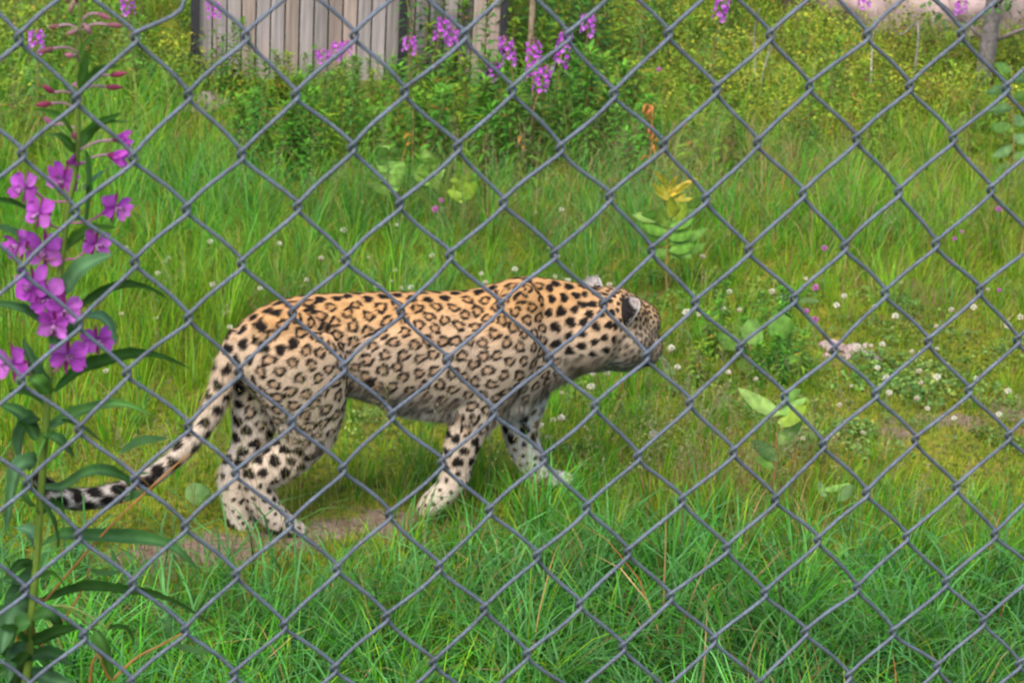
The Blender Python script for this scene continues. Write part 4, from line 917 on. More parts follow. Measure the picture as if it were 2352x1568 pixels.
# ------------------------------------------------------------------ plank hut
def build_hut():
    global M_WOOD
    m, nt, N, L = nodes_of('weathered_plank')
    at = N.new('ShaderNodeAttribute'); at.attribute_name = 'tint'; tc = N.new('ShaderNodeTexCoord'); oi = N.new('ShaderNodeObjectInfo')
    mp = N.new('ShaderNodeMapping'); mp.inputs['Scale'].default_value = (60, 60, 3.0); L.new(tc.outputs['Object'], mp.inputs[0])
    ad = N.new('ShaderNodeVectorMath'); ad.operation = 'ADD'; L.new(mp.outputs[0], ad.inputs[0]); L.new(oi.outputs['Random'], ad.inputs[1])
    n1 = N.new('ShaderNodeTexNoise'); n1.inputs['Scale'].default_value = 1.0; n1.inputs['Detail'].default_value = 5; L.new(ad.outputs[0], n1.inputs[0])
    r1 = N.new('ShaderNodeMapRange'); r1.inputs[1].default_value = .3; r1.inputs[2].default_value = .7; r1.inputs[3].default_value = .62; r1.inputs[4].default_value = 1.25; L.new(n1.outputs[0], r1.inputs[0])
    mx = N.new('ShaderNodeMix'); mx.data_type = 'RGBA'; mx.blend_type = 'MULTIPLY'; mx.inputs[0].default_value = 1; L.new(at.outputs[0], mx.inputs[6]); L.new(r1.outputs[0], mx.inputs[7])
    n2 = N.new('ShaderNodeTexNoise'); n2.inputs['Scale'].default_value = .35; n2.inputs['Detail'].default_value = 3; L.new(ad.outputs[0], n2.inputs[0])
    r2 = N.new('ShaderNodeMapRange'); r2.inputs[1].default_value = .55; r2.inputs[2].default_value = .72; r2.inputs[4].default_value = .7; L.new(n2.outputs[0], r2.inputs[0])
    m2 = N.new('ShaderNodeMix'); m2.data_type = 'RGBA'; L.new(r2.outputs[0], m2.inputs[0]); L.new(mx.outputs[2], m2.inputs[6]); m2.inputs[7].default_value = (.34, .19, .11, 1)
    p = N.new('ShaderNodeBsdfPrincipled'); p.inputs['Roughness'].default_value = .85; L.new(m2.outputs[2], p.inputs['Base Color'])
    b = N.new('ShaderNodeBump'); b.inputs['Strength'].default_value = .5; b.inputs['Distance'].default_value = .004; L.new(n1.outputs[0], b.inputs['Height']); L.new(b.outputs[0], p.inputs['Normal'])
    o = N.new('ShaderNodeOutputMaterial'); L.new(p.outputs[0], o.inputs[0]); M_WOOD = m
    M_POST = tinted('tarred_post', .7, .3, 0, 40, .3)
    Yw = 10.95; a = at_y(455, 60, Yw); b_ = at_y(1152, 60, Yw + .1); W = b_[0] - a[0]; ang = math.atan2(b_[1] - a[1], b_[0] - a[0]); rng = random.Random(4)
    gz = float(ground_z(a[0] + W / 2, Yw)) - .03; root = empty('plank_hut', (a[0], a[1], gz), ang); tag(root, 'low hut of weathered grey upright planks with black posts behind the weeds', 'hut')
    H = 1.25; n = 21; w = W / n; depth = 1.3
    def plank(x, y, wid, face):
        mb = MB(); t = .022 + rng.uniform(-.004, .004); g = rng.uniform(.7, 1.15); c = np.array([.225, .20, .19]) * g if rng.random() < .5 else np.array([.235, .185, .155]) * g
        lo, hi = (-wid / 2 + .003, -t / 2, 0), (wid / 2 - .003, t / 2, H + rng.uniform(-.02, .02))
        bm = bmesh.new(); bmesh.ops.create_cube(bm, size=1.0)
        for v in bm.verts: v.co = Vector([lo[k] + (v.co[k] + .5) * (hi[k] - lo[k]) for k in range(3)])
        bmesh.ops.bevel(bm, geom=bm.edges[:], offset=.002, segments=1, affect='EDGES'); me = bpy.data.meshes.new('plank'); bm.to_mesh(me); bm.free()
        at_ = me.color_attributes.new('tint', 'FLOAT_COLOR', 'POINT'); at_.data.foreach_set('color', np.tile([*c, 1.0], len(me.vertices)).astype(np.float32))
        o = link('plank', me, M_WOOD, root); o.location = (x, y, rng.uniform(-.01, .01)); o.rotation_euler = (rng.uniform(-.006, .006), 0, face + rng.uniform(-.01, .01)); return o
    for k in range(n): plank((k + .5) * w, rng.uniform(-.004, .004), w, 0)
    m_ = int(depth / .075)
    for k in range(m_):
        plank(.012, .04 + (k + .5) * .075, .075, math.pi / 2); plank(W - .012, .04 + (k + .5) * .075, .075, math.pi / 2)
    for x in (-.012, (925 - 455) / (1152 - 455) * W, W + .012):
        mb = MB(); mb.box((x - .018, -.045, -.05), (x + .018, -.013, H + .03), (.016, .016, .018)); link('post', mb.mesh('post', False), M_POST, root)
    mb = MB(); mb.box((-.15, -.18, H + .03), (W + .15, depth + .15, H + .08), (.06, .055, .05)); link('roof', mb.mesh('roof', False), M_POST, root)
    mb = MB(); mb.box((0, depth + .06, 0), (W, depth + .085, H), (.30, .28, .27)); link('back_panel', mb.mesh('back_panel', False), M_WOOD, root)

# ------------------------------------------------------------------ rock, stones, twigs
def rock_mesh(r, seed, rough=.25, sub=3):
    bm = bmesh.new(); bmesh.ops.create_icosphere(bm, subdivisions=sub, radius=1.0)
    for v in bm.verts:
        p = v.co.copy(); n = noise.noise(p * 1.1 + Vector((seed, 0, 0))) * rough * 1.6 + noise.noise(p * 2.7 + Vector((0, seed, 0))) * rough * .7 + noise.noise(p * 7 + Vector((0, 0, seed))) * rough * .22
        v.co = Vector([p[k] * r[k] * (1 + n) for k in range(3)])
    me = bpy.data.meshes.new('rock'); bm.to_mesh(me); bm.free()
    for f in me.polygons: f.use_smooth = sub > 3
    return me
def build_rocks():
    m, nt, N, L = nodes_of('pink_granite'); tc = N.new('ShaderNodeTexCoord')
    n1 = N.new('ShaderNodeTexNoise'); n1.inputs['Scale'].default_value = 5; n1.inputs['Detail'].default_value = 6; L.new(tc.outputs['Object'], n1.inputs[0])
    cr = N.new('ShaderNodeValToRGB'); e = cr.color_ramp.elements; e[0].position = .3; e[0].color = (.15, .105, .10, 1); e[1].position = .7; e[1].color = (.36, .265, .25, 1); L.new(n1.outputs[0], cr.inputs[0])
    n2 = N.new('ShaderNodeTexNoise'); n2.inputs['Scale'].default_value = 120; n2.inputs['Detail'].default_value = 3; L.new(tc.outputs['Object'], n2.inputs[0])
    mx = N.new('ShaderNodeMix'); mx.data_type = 'RGBA'; mx.blend_type = 'MULTIPLY'; mx.inputs[0].default_value = .6; L.new(cr.outputs[0], mx.inputs[6]); L.new(n2.outputs[0], mx.inputs[7])
    p = N.new('ShaderNodeBsdfPrincipled'); p.inputs['Roughness'].default_value = .85; L.new(cr.outputs[0], p.inputs['Base Color'])
    b = N.new('ShaderNodeBump'); b.inputs['Strength'].default_value = .7; b.inputs['Distance'].default_value = .02; L.new(n1.outputs[0], b.inputs['Height']); L.new(b.outputs[0], p.inputs['Normal'])
    o = N.new('ShaderNodeOutputMaterial'); L.new(p.outputs[0], o.inputs[0])
    def rock(name, px, py, r, seed, lab, grp=None, sink=.3, rough=.25, sub=4):
        g = ground_pt(px, py); ob = link(name, rock_mesh(r, seed, rough, sub), m); ob.location = (g[0], g[1], float(ground_z(g[0], g[1])) + r[2] * (1 - 2 * sink)); ob.rotation_euler = (0, 0, seed * 1.3); tag(ob, lab, 'rock', grp)
    rock('boulder', 1960, 40, (.55, .5, .34), 1.7, 'broad pink granite boulder behind the yellow-green shrubs, beside the bare twigs')
    rock('boulder', 2210, 50, (.42, .45, .30), 4.1, 'pink granite boulder behind the dark tree trunk')
    rock('boulder', 2110, -60, (.9, .6, .6), 7.3, 'largest pink granite boulder rising behind the other two')
    rock('stone', 1918, 800, (.050, .042, .020), 2.2, 'flat pinkish stone sunk in the moss, largest of the scatter among clover', None, .4, .3, 3)
    rock('stone', 1962, 806, (.036, .03, .018), 5.2, 'rounded pinkish stone beside the largest one among clover', None, .4, .3, 3)
    for (x, y, r, sd) in [(1992, 818, .030, 3.3), (1946, 822, .022, 6.1), (1990, 796, .020, 8.4), (2016, 826, .018, 1.1), (1900, 818, .016, 9.2)]:
        rock('stone', x, y, (r, r * .8, r * .55), sd, 'small pinkish stone in the scatter among clover', 'small pinkish stones among clover', .4, .3, 2)
    rock('stone', 470, 250, (.10, .08, .05), 3.2, "grey-pink stone at the foot of the hut's corner", None, .3, .25, 3)
    # a young tree's trunk, bare twigs and a stake
    M_BARK = tinted('bark', .9, .2, 0, 50, .4, .8, 120)
    g = at_y(2268, 90, 11.6); z0 = float(ground_z(g[0], g[1])); t = empty('young_tree', (g[0], g[1], z0)); tag(t, 'young tree with dark grey trunk and small green leaves beside the pink boulder', 'tree')
    mb = MB(); pts = spline([(0, 0, -.05), (.01, 0, .4), (-.02, .02, 1.0), (.03, 0, 2.0), (.0, .03, 3.0)], 14); mb.tube(pts, np.linspace(.045, .012, 14), 12, (.13, .115, .11)); rr = random.Random(6)
    limbs = []
    for k in range(16):
        i = 2 + k * 11 // 16; a = k * 2.4; e = pts[i] + np.array([math.cos(a), math.sin(a), .35]) * rr.uniform(.3, .6); mb.tube(spline([pts[i], (pts[i] + e) / 2 + (0, 0, .03), e], 5), np.linspace(.011, .003, 5), 5, (.12, .10, .09)); limbs.append((pts[i], e))
    link('trunk', mb.mesh('trunk'), M_BARK, t); fo = MB()
    for a, e in limbs:
        for q in range(46):
            f = rr.uniform(.25, 1.1); pt = np.array(a) + (np.array(e) - a) * f + np.array([rr.gauss(0, .05) for _ in range(3)]); d = np.array([rr.gauss(0, 1), rr.gauss(0, 1), rr.gauss(-.1, .5)]); leaf(fo, pt, d, .045, .026, .4, np.array([.07, .15, .03]) * rr.uniform(.7, 1.3), 2, .2, 'oval', rng=rr)
    c = link('crown', fo.mesh('crown'), M_LEAF, t); tag(c, kind='stuff')
    tw = [((2012, 20), (2003, 110), (2000, 190), 11.2, 'pale bare twig arching before the pink boulder'), ((1790, 60), (1770, 110), (1752, 170), 11.0, 'thin grey bare twig leaning over the yellow-green shrubs'), ((1745, 20), (1732, 80), (1734, 160), 11.0, 'thin grey bare twig standing upright in the yellow-green shrubs'), ((2040, 60), (2070, 80), (2110, 60), 11.4, 'dark fallen twig lying before the pink boulder')]
    for p0, p1, p2, Yw, lab in tw:
        P = np.array([at_y(*p2, Yw), at_y(*p1, Yw + .03), at_y(*p0, Yw - .02)]); gz = float(ground_z(P[0][0], P[0][1])); P = np.vstack([[P[0][0], P[0][1], gz - .02], P]) if P[0][2] > gz else P
        b0 = P[0].copy(); mb = MB(); mb.tube(spline(P, 12) - b0, np.linspace(.006, .002, 12), 5, (.33, .30, .26) if 'pale' in lab else (.20, .175, .15)); o = link('bare_twig', mb.mesh('bare_twig'), M_BARK); o.location = b0; tag(o, lab, 'twig')
    g = at_y(1215, 130, 11.0); z0 = float(ground_z(g[0], g[1])); mb = MB(); rr2 = random.Random(2)
    mb.tube(spline([(0, 0, -.1), (.004, 0, .4), (-.004, .004, .9)], 8), [.015, .015, .014, .014, .014, .014, .013, .011], 9, (.19, .145, .095)); o = link('wooden_stake', mb.mesh('wooden_stake'), M_BARK); o.location = (g[0], g[1], z0); tag(o, "weathered tan wooden stake standing past the hut's end post among pink fireweed", 'stake')
    # dead fern
    b = ground_pt(1480, 425); root = empty('dead_fern', b); tag(root, 'withered orange-brown fern frond curling up from the grass beyond the leopard', 'fern'); st, fr = MB(), MB(); rr = random.Random(8)
    top = at_y(1492, 240, b[1] + .02) - b; pts = spline([(0, 0, 0), top * .5 + (.02, 0, .02), top], 10); st.tube(pts, np.linspace(.004, .0015, 10), 5, (.30, .13, .05)); low = spline([(0, 0, .01), (-.08, -.01, .03), (-.17, -.02, .015)], 8); st.tube(low, .003, 5, (.28, .13, .05))
    for k in range(44):
        p = pts[rr.randrange(3, 10)]; leaf(fr, p + np.array([rr.gauss(0, .006) for _ in range(3)]), (rr.gauss(0, 1), rr.gauss(0, 1), rr.gauss(-.6, .5)), rr.uniform(.02, .05), .012, .9, np.array([.36, .145, .04]) * rr.uniform(.6, 1.3), 3, .5, rng=rr)
    for k in range(26): leaf(fr, low[rr.randrange(1, 8)], (rr.gauss(0, 1), rr.gauss(0, 1), .1), .035, .010, .6, np.array([.30, .14, .05]) * rr.uniform(.6, 1.3), 3, .5, rng=rr)
    link('stalk', st.mesh('stalk'), M_STEM, root); f = link('frond', fr.mesh('frond'), M_LEAF, root)

# ------------------------------------------------------------------ single broad-leaved plants
def plant(name, label, cat, px, py, leaves, stem=None, stem_col=(.22, .09, .05), seed=1, r0=.003):
    "leaves: (base x,y, tip x,y in the picture, apparent width, shape, colour, depth shift). Set out on an upright plane through the root"
    b = ground_pt(px, py); root = empty(name, b); tag(root, label, cat); Yw = b[1]; rr = random.Random(seed)
    if stem:
        P = [b] + [at_y(x, y, Yw + d) for (x, y, d) in stem]; mb = MB(); mb.tube(spline(P, 12) - b, np.linspace(r0, r0 * .4, 12), 6, stem_col); link('stem', mb.mesh('stem'), M_STEM, root)
    for (x0, y0, x1, y1, w, shape, col, dz) in leaves:
        A = at_y(x0, y0, Yw); B = at_y(x1, y1, Yw + dz); d = B - A; L_ = np.linalg.norm(d); s = FPX / np.linalg.norm(A - CAM); wm = 1.15 * w / s; mb = MB()
        view = unit(A - CAM); side = unit(np.cross(d, view)); tiltv = rr.uniform(-.6, .6); side = unit(side + view * tiltv)
        up = np.cross(side, unit(d)); dr = .35; d0 = unit(unit(d) + up * dr * .75)
        leaf(mb, A - b, d0, L_ * 1.06, wm * 1.1, dr, col, 7, .22, shape, side=side, wav=.06, rng=rr, vein=np.array(col) * 1.25)
        link('leaf', mb.mesh('leaf'), M_LEAF, root)
    return root
def build_single_plants():
    G1, G2, G3, YL = (.12, .23, .045), (.09, .19, .03), (.16, .26, .06), (.42, .30, .03)
    plant('willow_sapling', 'sapling with broad light green leaves and a reddish stem in the mossy clearing', 'sapling', 1780, 1190,
          [(1795, 952, 1698, 893, 30, 'oval', G3, .02), (1792, 925, 1836, 897, 26, 'oval', G1, .05), (1785, 970, 1850, 935, 34, 'oval', (.17, .26, .03), -.02), (1788, 1020, 1842, 968, 26, 'oval', G1, .02), (1785, 1060, 1728, 1010, 28, 'oval', (.11, .2, .06), -.03), (1790, 950, 1850, 915, 20, 'oval', G1, .03), (1778, 1075, 1735, 1050, 16, 'oval', G2, .0)],
          [(1778, 1100, 0), (1785, 1000, .01), (1793, 920, .02)])
    plant('yellow_tipped_sapling', 'young sapling with green leaves and yellow leaves at its tip', 'sapling', 1530, 690,
          [(1530, 520, 1478, 490, 22, 'oval', G1, .03), (1535, 530, 1590, 505, 24, 'oval', G1, .0), (1540, 560, 1622, 525, 22, 'oval', G2, .02), (1525, 500, 1455, 495, 20, 'oval', G3, -.02), (1540, 590, 1620, 560, 22, 'oval', G2, 0), (1540, 545, 1500, 560, 20, 'oval', G1, .03), (1533, 480, 1560, 470, 22, 'oval', (.2, .26, .04), -.02), (1538, 470, 1520, 425, 16, 'oval', (.26, .26, .03), .02),
           (1536, 445, 1555, 405, 9, 'oval', YL, .0), (1538, 450, 1580, 425, 9, 'oval', YL, .02), (1534, 430, 1505, 393, 9, 'oval', YL, -.02), (1540, 440, 1600, 410, 9, 'oval', (.38, .28, .04), .03), (1536, 460, 1505, 440, 9, 'oval', (.30, .27, .03), 0), (1548, 460, 1590, 455, 9, 'oval', (.28, .25, .03), .02), (1545, 505, 1575, 470, 26, 'oval', (.2, .28, .03), -.03), (1535, 520, 1510, 480, 24, 'oval', (.17, .27, .04), -.04), (1545, 520, 1600, 480, 20, 'oval', G3, -.03), (1530, 545, 1470, 525, 22, 'oval', G3, -.03), (1540, 575, 1590, 590, 20, 'oval', G1, -.05), (1535, 575, 1490, 600, 20, 'oval', G1, -.05), (1538, 500, 1545, 455, 22, 'oval', (.24, .28, .03), -.04)] + [(1537 + q, 470 - p, 1537 + q * 3.0, 456 - p * 1.4, 8, 'oval', (.36 - .003 * p, .27, .025), .03 * (-1) ** q) for q, p in ((-8, 12), (6, 18), (12, 8), (-13, 25), (3, 34), (15, 26), (-5, 40))] + [(1536, 505 + 14 * q, 1536 + (58 if q % 2 else -62), 490 + 15 * q, 20, 'oval', (.10, .22, .03), -.06) for q in range(7)],
          [(1532, 560, 0), (1534, 480, .01), (1538, 415, .02)], (.2, .12, .05))
    def shoots(x, top, bot, n, sp, w, col, seed):
        r_ = random.Random(seed); out = []
        for k in range(n):
            t = (k + .5) / n; y = top + (bot - top) * t; sg = 1 if k % 2 else -1; L_ = sp * (.55 + .6 * t) * r_.uniform(.75, 1.15); a = r_.uniform(.35, 1.2)
            c = np.array(col) * r_.uniform(.75, 1.2); out.append((x + r_.uniform(-3, 3), y, x + sg * L_ * math.cos(a), y - L_ * math.sin(a) * r_.uniform(.3, 1), w * r_.uniform(.8, 1.2), 'oval', tuple(c), r_.uniform(-.05, .05)))
        return out
    plant('leafy_sapling', 'light green many-leaved sapling, the tallest of the three before the weed thicket', 'sapling', 892, 530, shoots(892, 345, 450, 15, 52, 22, (.13, .25, .045), 1), [(890, 420, 0), (888, 345, 0)], (.12, .18, .05))
    plant('leafy_sapling', 'light green sapling standing between two others before the weed thicket', 'sapling', 988, 520, shoots(988, 365, 440, 11, 48, 20, (.14, .26, .04), 2), [(988, 430, 0), (986, 362, 0)], (.12, .18, .05))
    plant('leafy_sapling', 'yellow-green sapling with upright leaves, the shortest of the three beyond the leopard', 'sapling', 1063, 540, shoots(1063, 405, 470, 9, 44, 18, (.18, .28, .03), 3), [(1063, 460, 0), (1062, 402, 0)], (.12, .18, .05))
    plant('coltsfoot_plant', 'clump of broad wrinkled green leaves in the grass ahead of the leopard', 'plant', 1740, 850,
          [(1770, 770, 1815, 735, 50, 'round', G2, .04), (1745, 790, 1720, 735, 44, 'round', G1, .02), (1780, 860, 1845, 830, 56, 'round', G2, -.02), (1770, 880, 1790, 830, 60, 'round', (.10, .21, .05), -.04), (1730, 860, 1690, 840, 46, 'round', G2, 0), (1660, 870, 1610, 845, 30, 'round', G1, .02), (1800, 870, 1840, 872, 34, 'round', G2, -.05), (1700, 800, 1650, 770, 30, 'oval', G2, 0)])
    plant('dock_plant', 'dock with two long pale green leaves in the clearing beyond the pink clover', 'plant', 1830, 710, [(1825, 690, 1790, 678, 18, 'oval', (.17, .27, .11), 0), (1828, 694, 1880, 692, 14, 'oval', (.17, .27, .11), 0), (1825, 700, 1800, 705, 12, 'oval', G1, 0)])
    plant('coltsfoot_plant', "single round light green leaf on the moss behind the leopard's hind paws", 'plant', 460, 1165, [(445, 1160, 470, 1115, 52, 'round', (.17, .30, .10), .02), (470, 1160, 490, 1140, 22, 'round', G1, 0)])
    plant('coltsfoot_plant', 'pale green toothed leaf standing in the dark foreground grass', 'plant', 1735, 1590, [(1720, 1570, 1770, 1470, 58, 'oval', (.20, .31, .10), .03), (1745, 1570, 1790, 1530, 44, 'round', (.10, .17, .09), -.02), (1715, 1580, 1700, 1535, 40, 'oval', (.17, .28, .05), 0)])
    plant('coltsfoot_plant', 'low broad green leaf at the very foot of the foreground grass', 'plant', 2080, 1590, [(2070, 1580, 2110, 1545, 60, 'round', (.15, .27, .05), 0)])
    plant('coltsfoot_plant', 'faint broad green leaves low in the foreground grass beside the fireweed', 'plant', 590, 1575, [(560, 1560, 590, 1510, 44, 'oval', (.12, .21, .06), 0), (610, 1565, 650, 1500, 44, 'oval', (.13, .22, .07), .02)])
    plant('dock_plant', 'pair of broad leaves on bent stalks in the grass before the mossy clearing', 'plant', 1920, 1190, [(1925, 1150, 1960, 1115, 26, 'oval', (.15, .25, .09), 0), (1900, 1140, 1880, 1105, 18, 'oval', (.15, .25, .09), .0), (1890, 1125, 1950, 1110, 12, 'oval', G1, .02)])
    plant('willow_shrub', 'leafy grey-green willow shoot in the shrubs below the young tree', 'shrub', 2330, 430,
          [(2325, 160 + k * 22, 2325 + (62 if k % 2 else -66) * (.6 + .4 * ((k * 7) % 5) / 5), 150 + k * 24 + 8 * (k % 3), 20, 'oval', (.09, .17, .06) if k % 3 else (.07, .15, .03), .03 * ((k % 3) - 1)) for k in range(11)], [(2328, 300, 0), (2322, 150, 0)], (.2, .13, .06))

# ------------------------------------------------------------------ the tall fireweed close behind the fence
def behind_fence(px, py, dep):
    A = MC @ _A; B = MC @ _B; nrm = np.cross(B, A); nrm /= np.linalg.norm(nrm)
    if nrm[1] < 0: nrm = -nrm
    o = CAM + MC @ _T + nrm * dep; v = rays(np.array(float(px)), np.array(float(py))); t = ((o - CAM) @ nrm) / (v @ nrm); return CAM + v * t
def build_fireweed():
    rr = random.Random(12); D0 = .075; path = [(184, -60), (184, 60), (183, 160), (179, 260), (176, 380), (157, 473), (146, 564), (137, 638), (117, 839), (108, 950), (92, 1162), (83, 1301), (70, 1440), (59, 1568)]
    S = [behind_fence(x, y, D0) for x, y in path]; last = S[-1]; gx, gy = last[0] - .10, last[1] + .02; gz = float(ground_z(gx, gy)); S.append(np.array([last[0] - .02, last[1], last[2] - .12])); S.append(np.array([gx, gy, gz]))
    base = S[-1]; root = empty('tall_fireweed', base); tag(root, 'tall magenta fireweed with open flowers, buds and long leaves just behind the fence', 'flower')
    sp = spline(S[::-1], 60) - base; mb = MB(); mb.tube(sp, np.linspace(.0034, .0014, 60), 8, (.085, .14, .018)); link('stem', mb.mesh('stem'), M_STEM, root)
    stemp = spline([(*p, 0) for p in path], 200)[:, :2]
    def near_stem(x, y, drop=0):
        k = np.argmin(np.abs(stemp[:, 1] - (y + drop))); return stemp[k]
    view = unit(MC @ np.array([0, 0, 1.0])); cup = MC @ np.array([0, -1.0, 0]); crt = MC @ np.array([1.0, 0, 0])
    # leaves: points along the rib, apparent width, dark/pale
    DK, PL, GR = (.026, .085, .014), (.045, .115, .042), (.050, .14, .018)
    LV = [([(178, 352), (218, 299), (280, 260)], 16, GR), ([(179, 345), (230, 290), (302, 281)], 13, GR), ([(170, 352), (140, 318), (92, 311)], 16, GR), ([(170, 318), (134, 271), (75, 252)], 12, GR), ([(195, 345), (197, 440), (188, 560)], 26, DK), ([(190, 440), (218, 415), (245, 390)], 22, PL), ([(0 - 30, 458), (48, 476), (121, 524)], 9, DK), ([(-30, 522), (20, 532), (62, 552)], 14, DK), ([(147, 578), (205, 531), (268, 524)], 17, GR),
          ([(146, 676), (186, 618), (258, 584)], 48, PL), ([(172, 712), (244, 671), (296, 656), (348, 668), (394, 694)], 18, DK), ([(-30, 698), (52, 713), (110, 752)], 17, DK), ([(120, 792), (146, 755), (182, 728)], 40, DK), ([(186, 728), (237, 734), (268, 790)], 20, PL), ([(126, 900), (181, 852), (244, 831), (306, 815), (365, 818), (440, 848)], 30, DK), ([(112, 898), (80, 850), (52, 780)], 44, PL), ([(112, 905), (85, 878), (66, 868)], 30, GR),
          ([(86, 1052), (115, 988), (150, 963), (209, 939), (278, 928), (352, 954)], 32, GR), ([(84, 1012), (52, 956), (-5, 926)], 30, DK), ([(90, 960), (50, 990), (44, 1060)], 24, PL), ([(140, 965), (190, 985), (245, 1025)], 12, PL), ([(86, 1120), (150, 1118), (195, 1089), (243, 1082), (296, 1105), (300, 1150)], 26, DK), ([(84, 1062), (40, 1080), (14, 1228)], 46, PL), ([(96, 1252), (146, 1228), (209, 1231), (313, 1238), (383, 1250), (417, 1273), (466, 1318)], 30, DK), ([(88, 1262), (70, 1222), (36, 1212)], 22, PL), ([(80, 1160), (62, 1130), (66, 1090)], 30, DK),
          ([(78, 1388), (160, 1357), (209, 1350), (278, 1357), (348, 1367), (417, 1391), (512, 1452)], 32, DK), ([(74, 1384), (30, 1400), (2, 1500)], 62, PL), ([(66, 1484), (132, 1454), (195, 1437)], 34, DK), ([(219, 1446), (243, 1492), (260, 1562)], 26, GR), ([(250, 1444), (289, 1447), (308, 1482)], 22, DK), ([(64, 1510), (110, 1500), (170, 1530)], 30, DK), ([(60, 1525), (30, 1500), (-20, 1480)], 34, DK), ([(64, 1470), (30, 1500), (18, 1570)], 36, PL), ([(183, 205), (196, 165), (203, 125)], 14, GR), ([(183, 130), (205, 95), (230, 82)], 9, GR), ([(181, 215), (235, 165), (285, 152)], 9, GR), ([(176, 240), (150, 205), (135, 170)], 12, GR),
          ([(90, 1180), (130, 1160), (150, 1190)], 24, DK), ([(84, 1290), (50, 1290), (10, 1330)], 30, DK), ([(80, 1330), (120, 1320), (150, 1350)], 20, GR), ([(72, 1420), (110, 1410), (140, 1440)], 30, DK), ([(70, 1430), (40, 1440), (20, 1490)], 40, DK), ([(66, 1500), (40, 1540), (30, 1600)], 40, DK), ([(66, 1490), (100, 1520), (120, 1590)], 36, DK), ([(60, 1540), (110, 1560), (190, 1580)], 30, PL), ([(62, 1530), (20, 1540), (-20, 1560)], 30, DK), ([(100, 1000), (130, 1010), (170, 1050)], 16, DK), ([(92, 1150), (120, 1200), (135, 1260)], 22, DK), ([(84, 1300), (40, 1350), (10, 1380)], 26, PL), ([(76, 1370), (50, 1340), (0, 1330)], 24, DK), ([(100, 930), (60, 905), (20, 900)], 22, DK), ([(74, 1400), (20, 1440), (-10, 1420)], 40, DK), ([(64, 1480), (30, 1450), (0, 1440)], 36, DK)]
    for n, (pts, w, col) in enumerate(LV):
        dd = D0 + rr.uniform(-.012, .02); k = len(pts); P = np.array([behind_fence(x, y, dd + .022 * math.sin(q * 1.3 + n)) for q, (x, y) in enumerate(pts)]); P = spline(P, 14)
        if n in (29, 30): P[0] = P[0]
        T = np.gradient(P, axis=0); T /= np.linalg.norm(T, axis=1)[:, None]; t = np.linspace(0, 1, 14); prof = np.sin(np.pi * t ** .72) ** .85; prof[0] = .15; prof[-1] = .02
        s_px = FPX / 1.72; real = .020; app = w / s_px; dpt = math.sqrt(max(real ** 2 - app ** 2, .004 ** 2)); V = []
        perp = np.cross(T, np.broadcast_to(view, T.shape)); perp /= np.linalg.norm(perp, axis=1)[:, None]
        wavy = 1 + .10 * np.sin(t * 21 + n) + .06 * np.sin(t * 37 + 2 * n)
        sv = perp * app / 2 + view * dpt / 2 * (1 if n % 2 else -1); nrm = np.cross(T, sv); nrm /= np.linalg.norm(nrm, axis=1)[:, None]
        if nrm[7] @ np.array([0, 0, 1.0]) < 0: nrm = -nrm
        hw = (prof * wavy)[:, None]; e1 = P + sv * hw + nrm * .0022 * hw; e2 = P - sv * hw * .97 + nrm * .0022 * hw; m1 = P + sv * hw * .5 + nrm * .0016 * hw; m2 = P - sv * hw * .5 + nrm * .0016 * hw
        rows = [e1, m1, P, m2, e2]; V = np.concatenate(rows); q = [(r * 14 + k, r * 14 + k + 1, (r + 1) * 14 + k + 1, (r + 1) * 14 + k) for r in range(4) for k in range(13)]
        c = np.tile(np.array(col) * rr.uniform(.85, 1.2), (70, 1)); c[28:42] = np.array(col) * 1.5 + .02
        mb = MB(); mb.add(V - base, None, q, c); link('leaf', mb.mesh('leaf'), M_LEAF, root)
        if n in (29, 30):                                          # leaf stalks back to the stem
            mb = MB(); a = behind_fence(*near_stem(0, 1400), D0) - base; b = P[0] - base; mb.tube(spline([a, (a + b) / 2 + (0, 0, .01), b], 8), .0009, 5, (.10, .14, .03)); link('stalk', mb.mesh('stalk'), M_STEM, root)
    # flowers: four petals, four narrow sepals, stamens, on a pinkish stalk
    FL = [(60, 430, -.5, .1, 1.0), (146, 412, .0, .2, 1.0), (92, 488, -.4, .1, 1.08), (46, 562, -.7, -.1, 1.0), (104, 570, -.1, -.2, 1.1), (262, 476, .8, -.1, 1.0), (218, 560, .7, -.2, .95), (78, 652, -.5, 0, 1.1), (112, 682, -.2, -.3, 1.05), (148, 708, .2, -.3, 1.05), (124, 742, 0, -.5, .85), (31, 832, -.4, -.1, 1.05), (154, 815, .3, .0, 1.0), (222, 780, .7, -.1, .95)]
    PC = [(.44, .085, .50), (.50, .11, .56), (.40, .065, .45), (.54, .15, .58)]
    for n, (x, y, fx, fy, sc) in enumerate(FL):
        sc *= rr.uniform(.82, 1.08)
        dep = D0 + rr.uniform(-.02, .012); c = behind_fence(x, y, dep); sx, sy = near_stem(x, y, 35); s0 = behind_fence(sx, sy, D0); f = unit(-view * .9 + crt * fx + cup * fy); h = empty('flower', c - base); h.parent = root
        st = MB(); mid = (c + s0) / 2 + cup * -.004; st.tube(spline([s0 - c, mid - c, -f * .006], 8), [.0008] * 5 + [.0011] * 3, 5, (.24, .08, .15)); link('stalk', st.mesh('stalk'), M_STEM, h)
        e1 = unit(np.cross(f, cup)); e2 = np.cross(f, e1); rot = rr.uniform(-.25, .25)
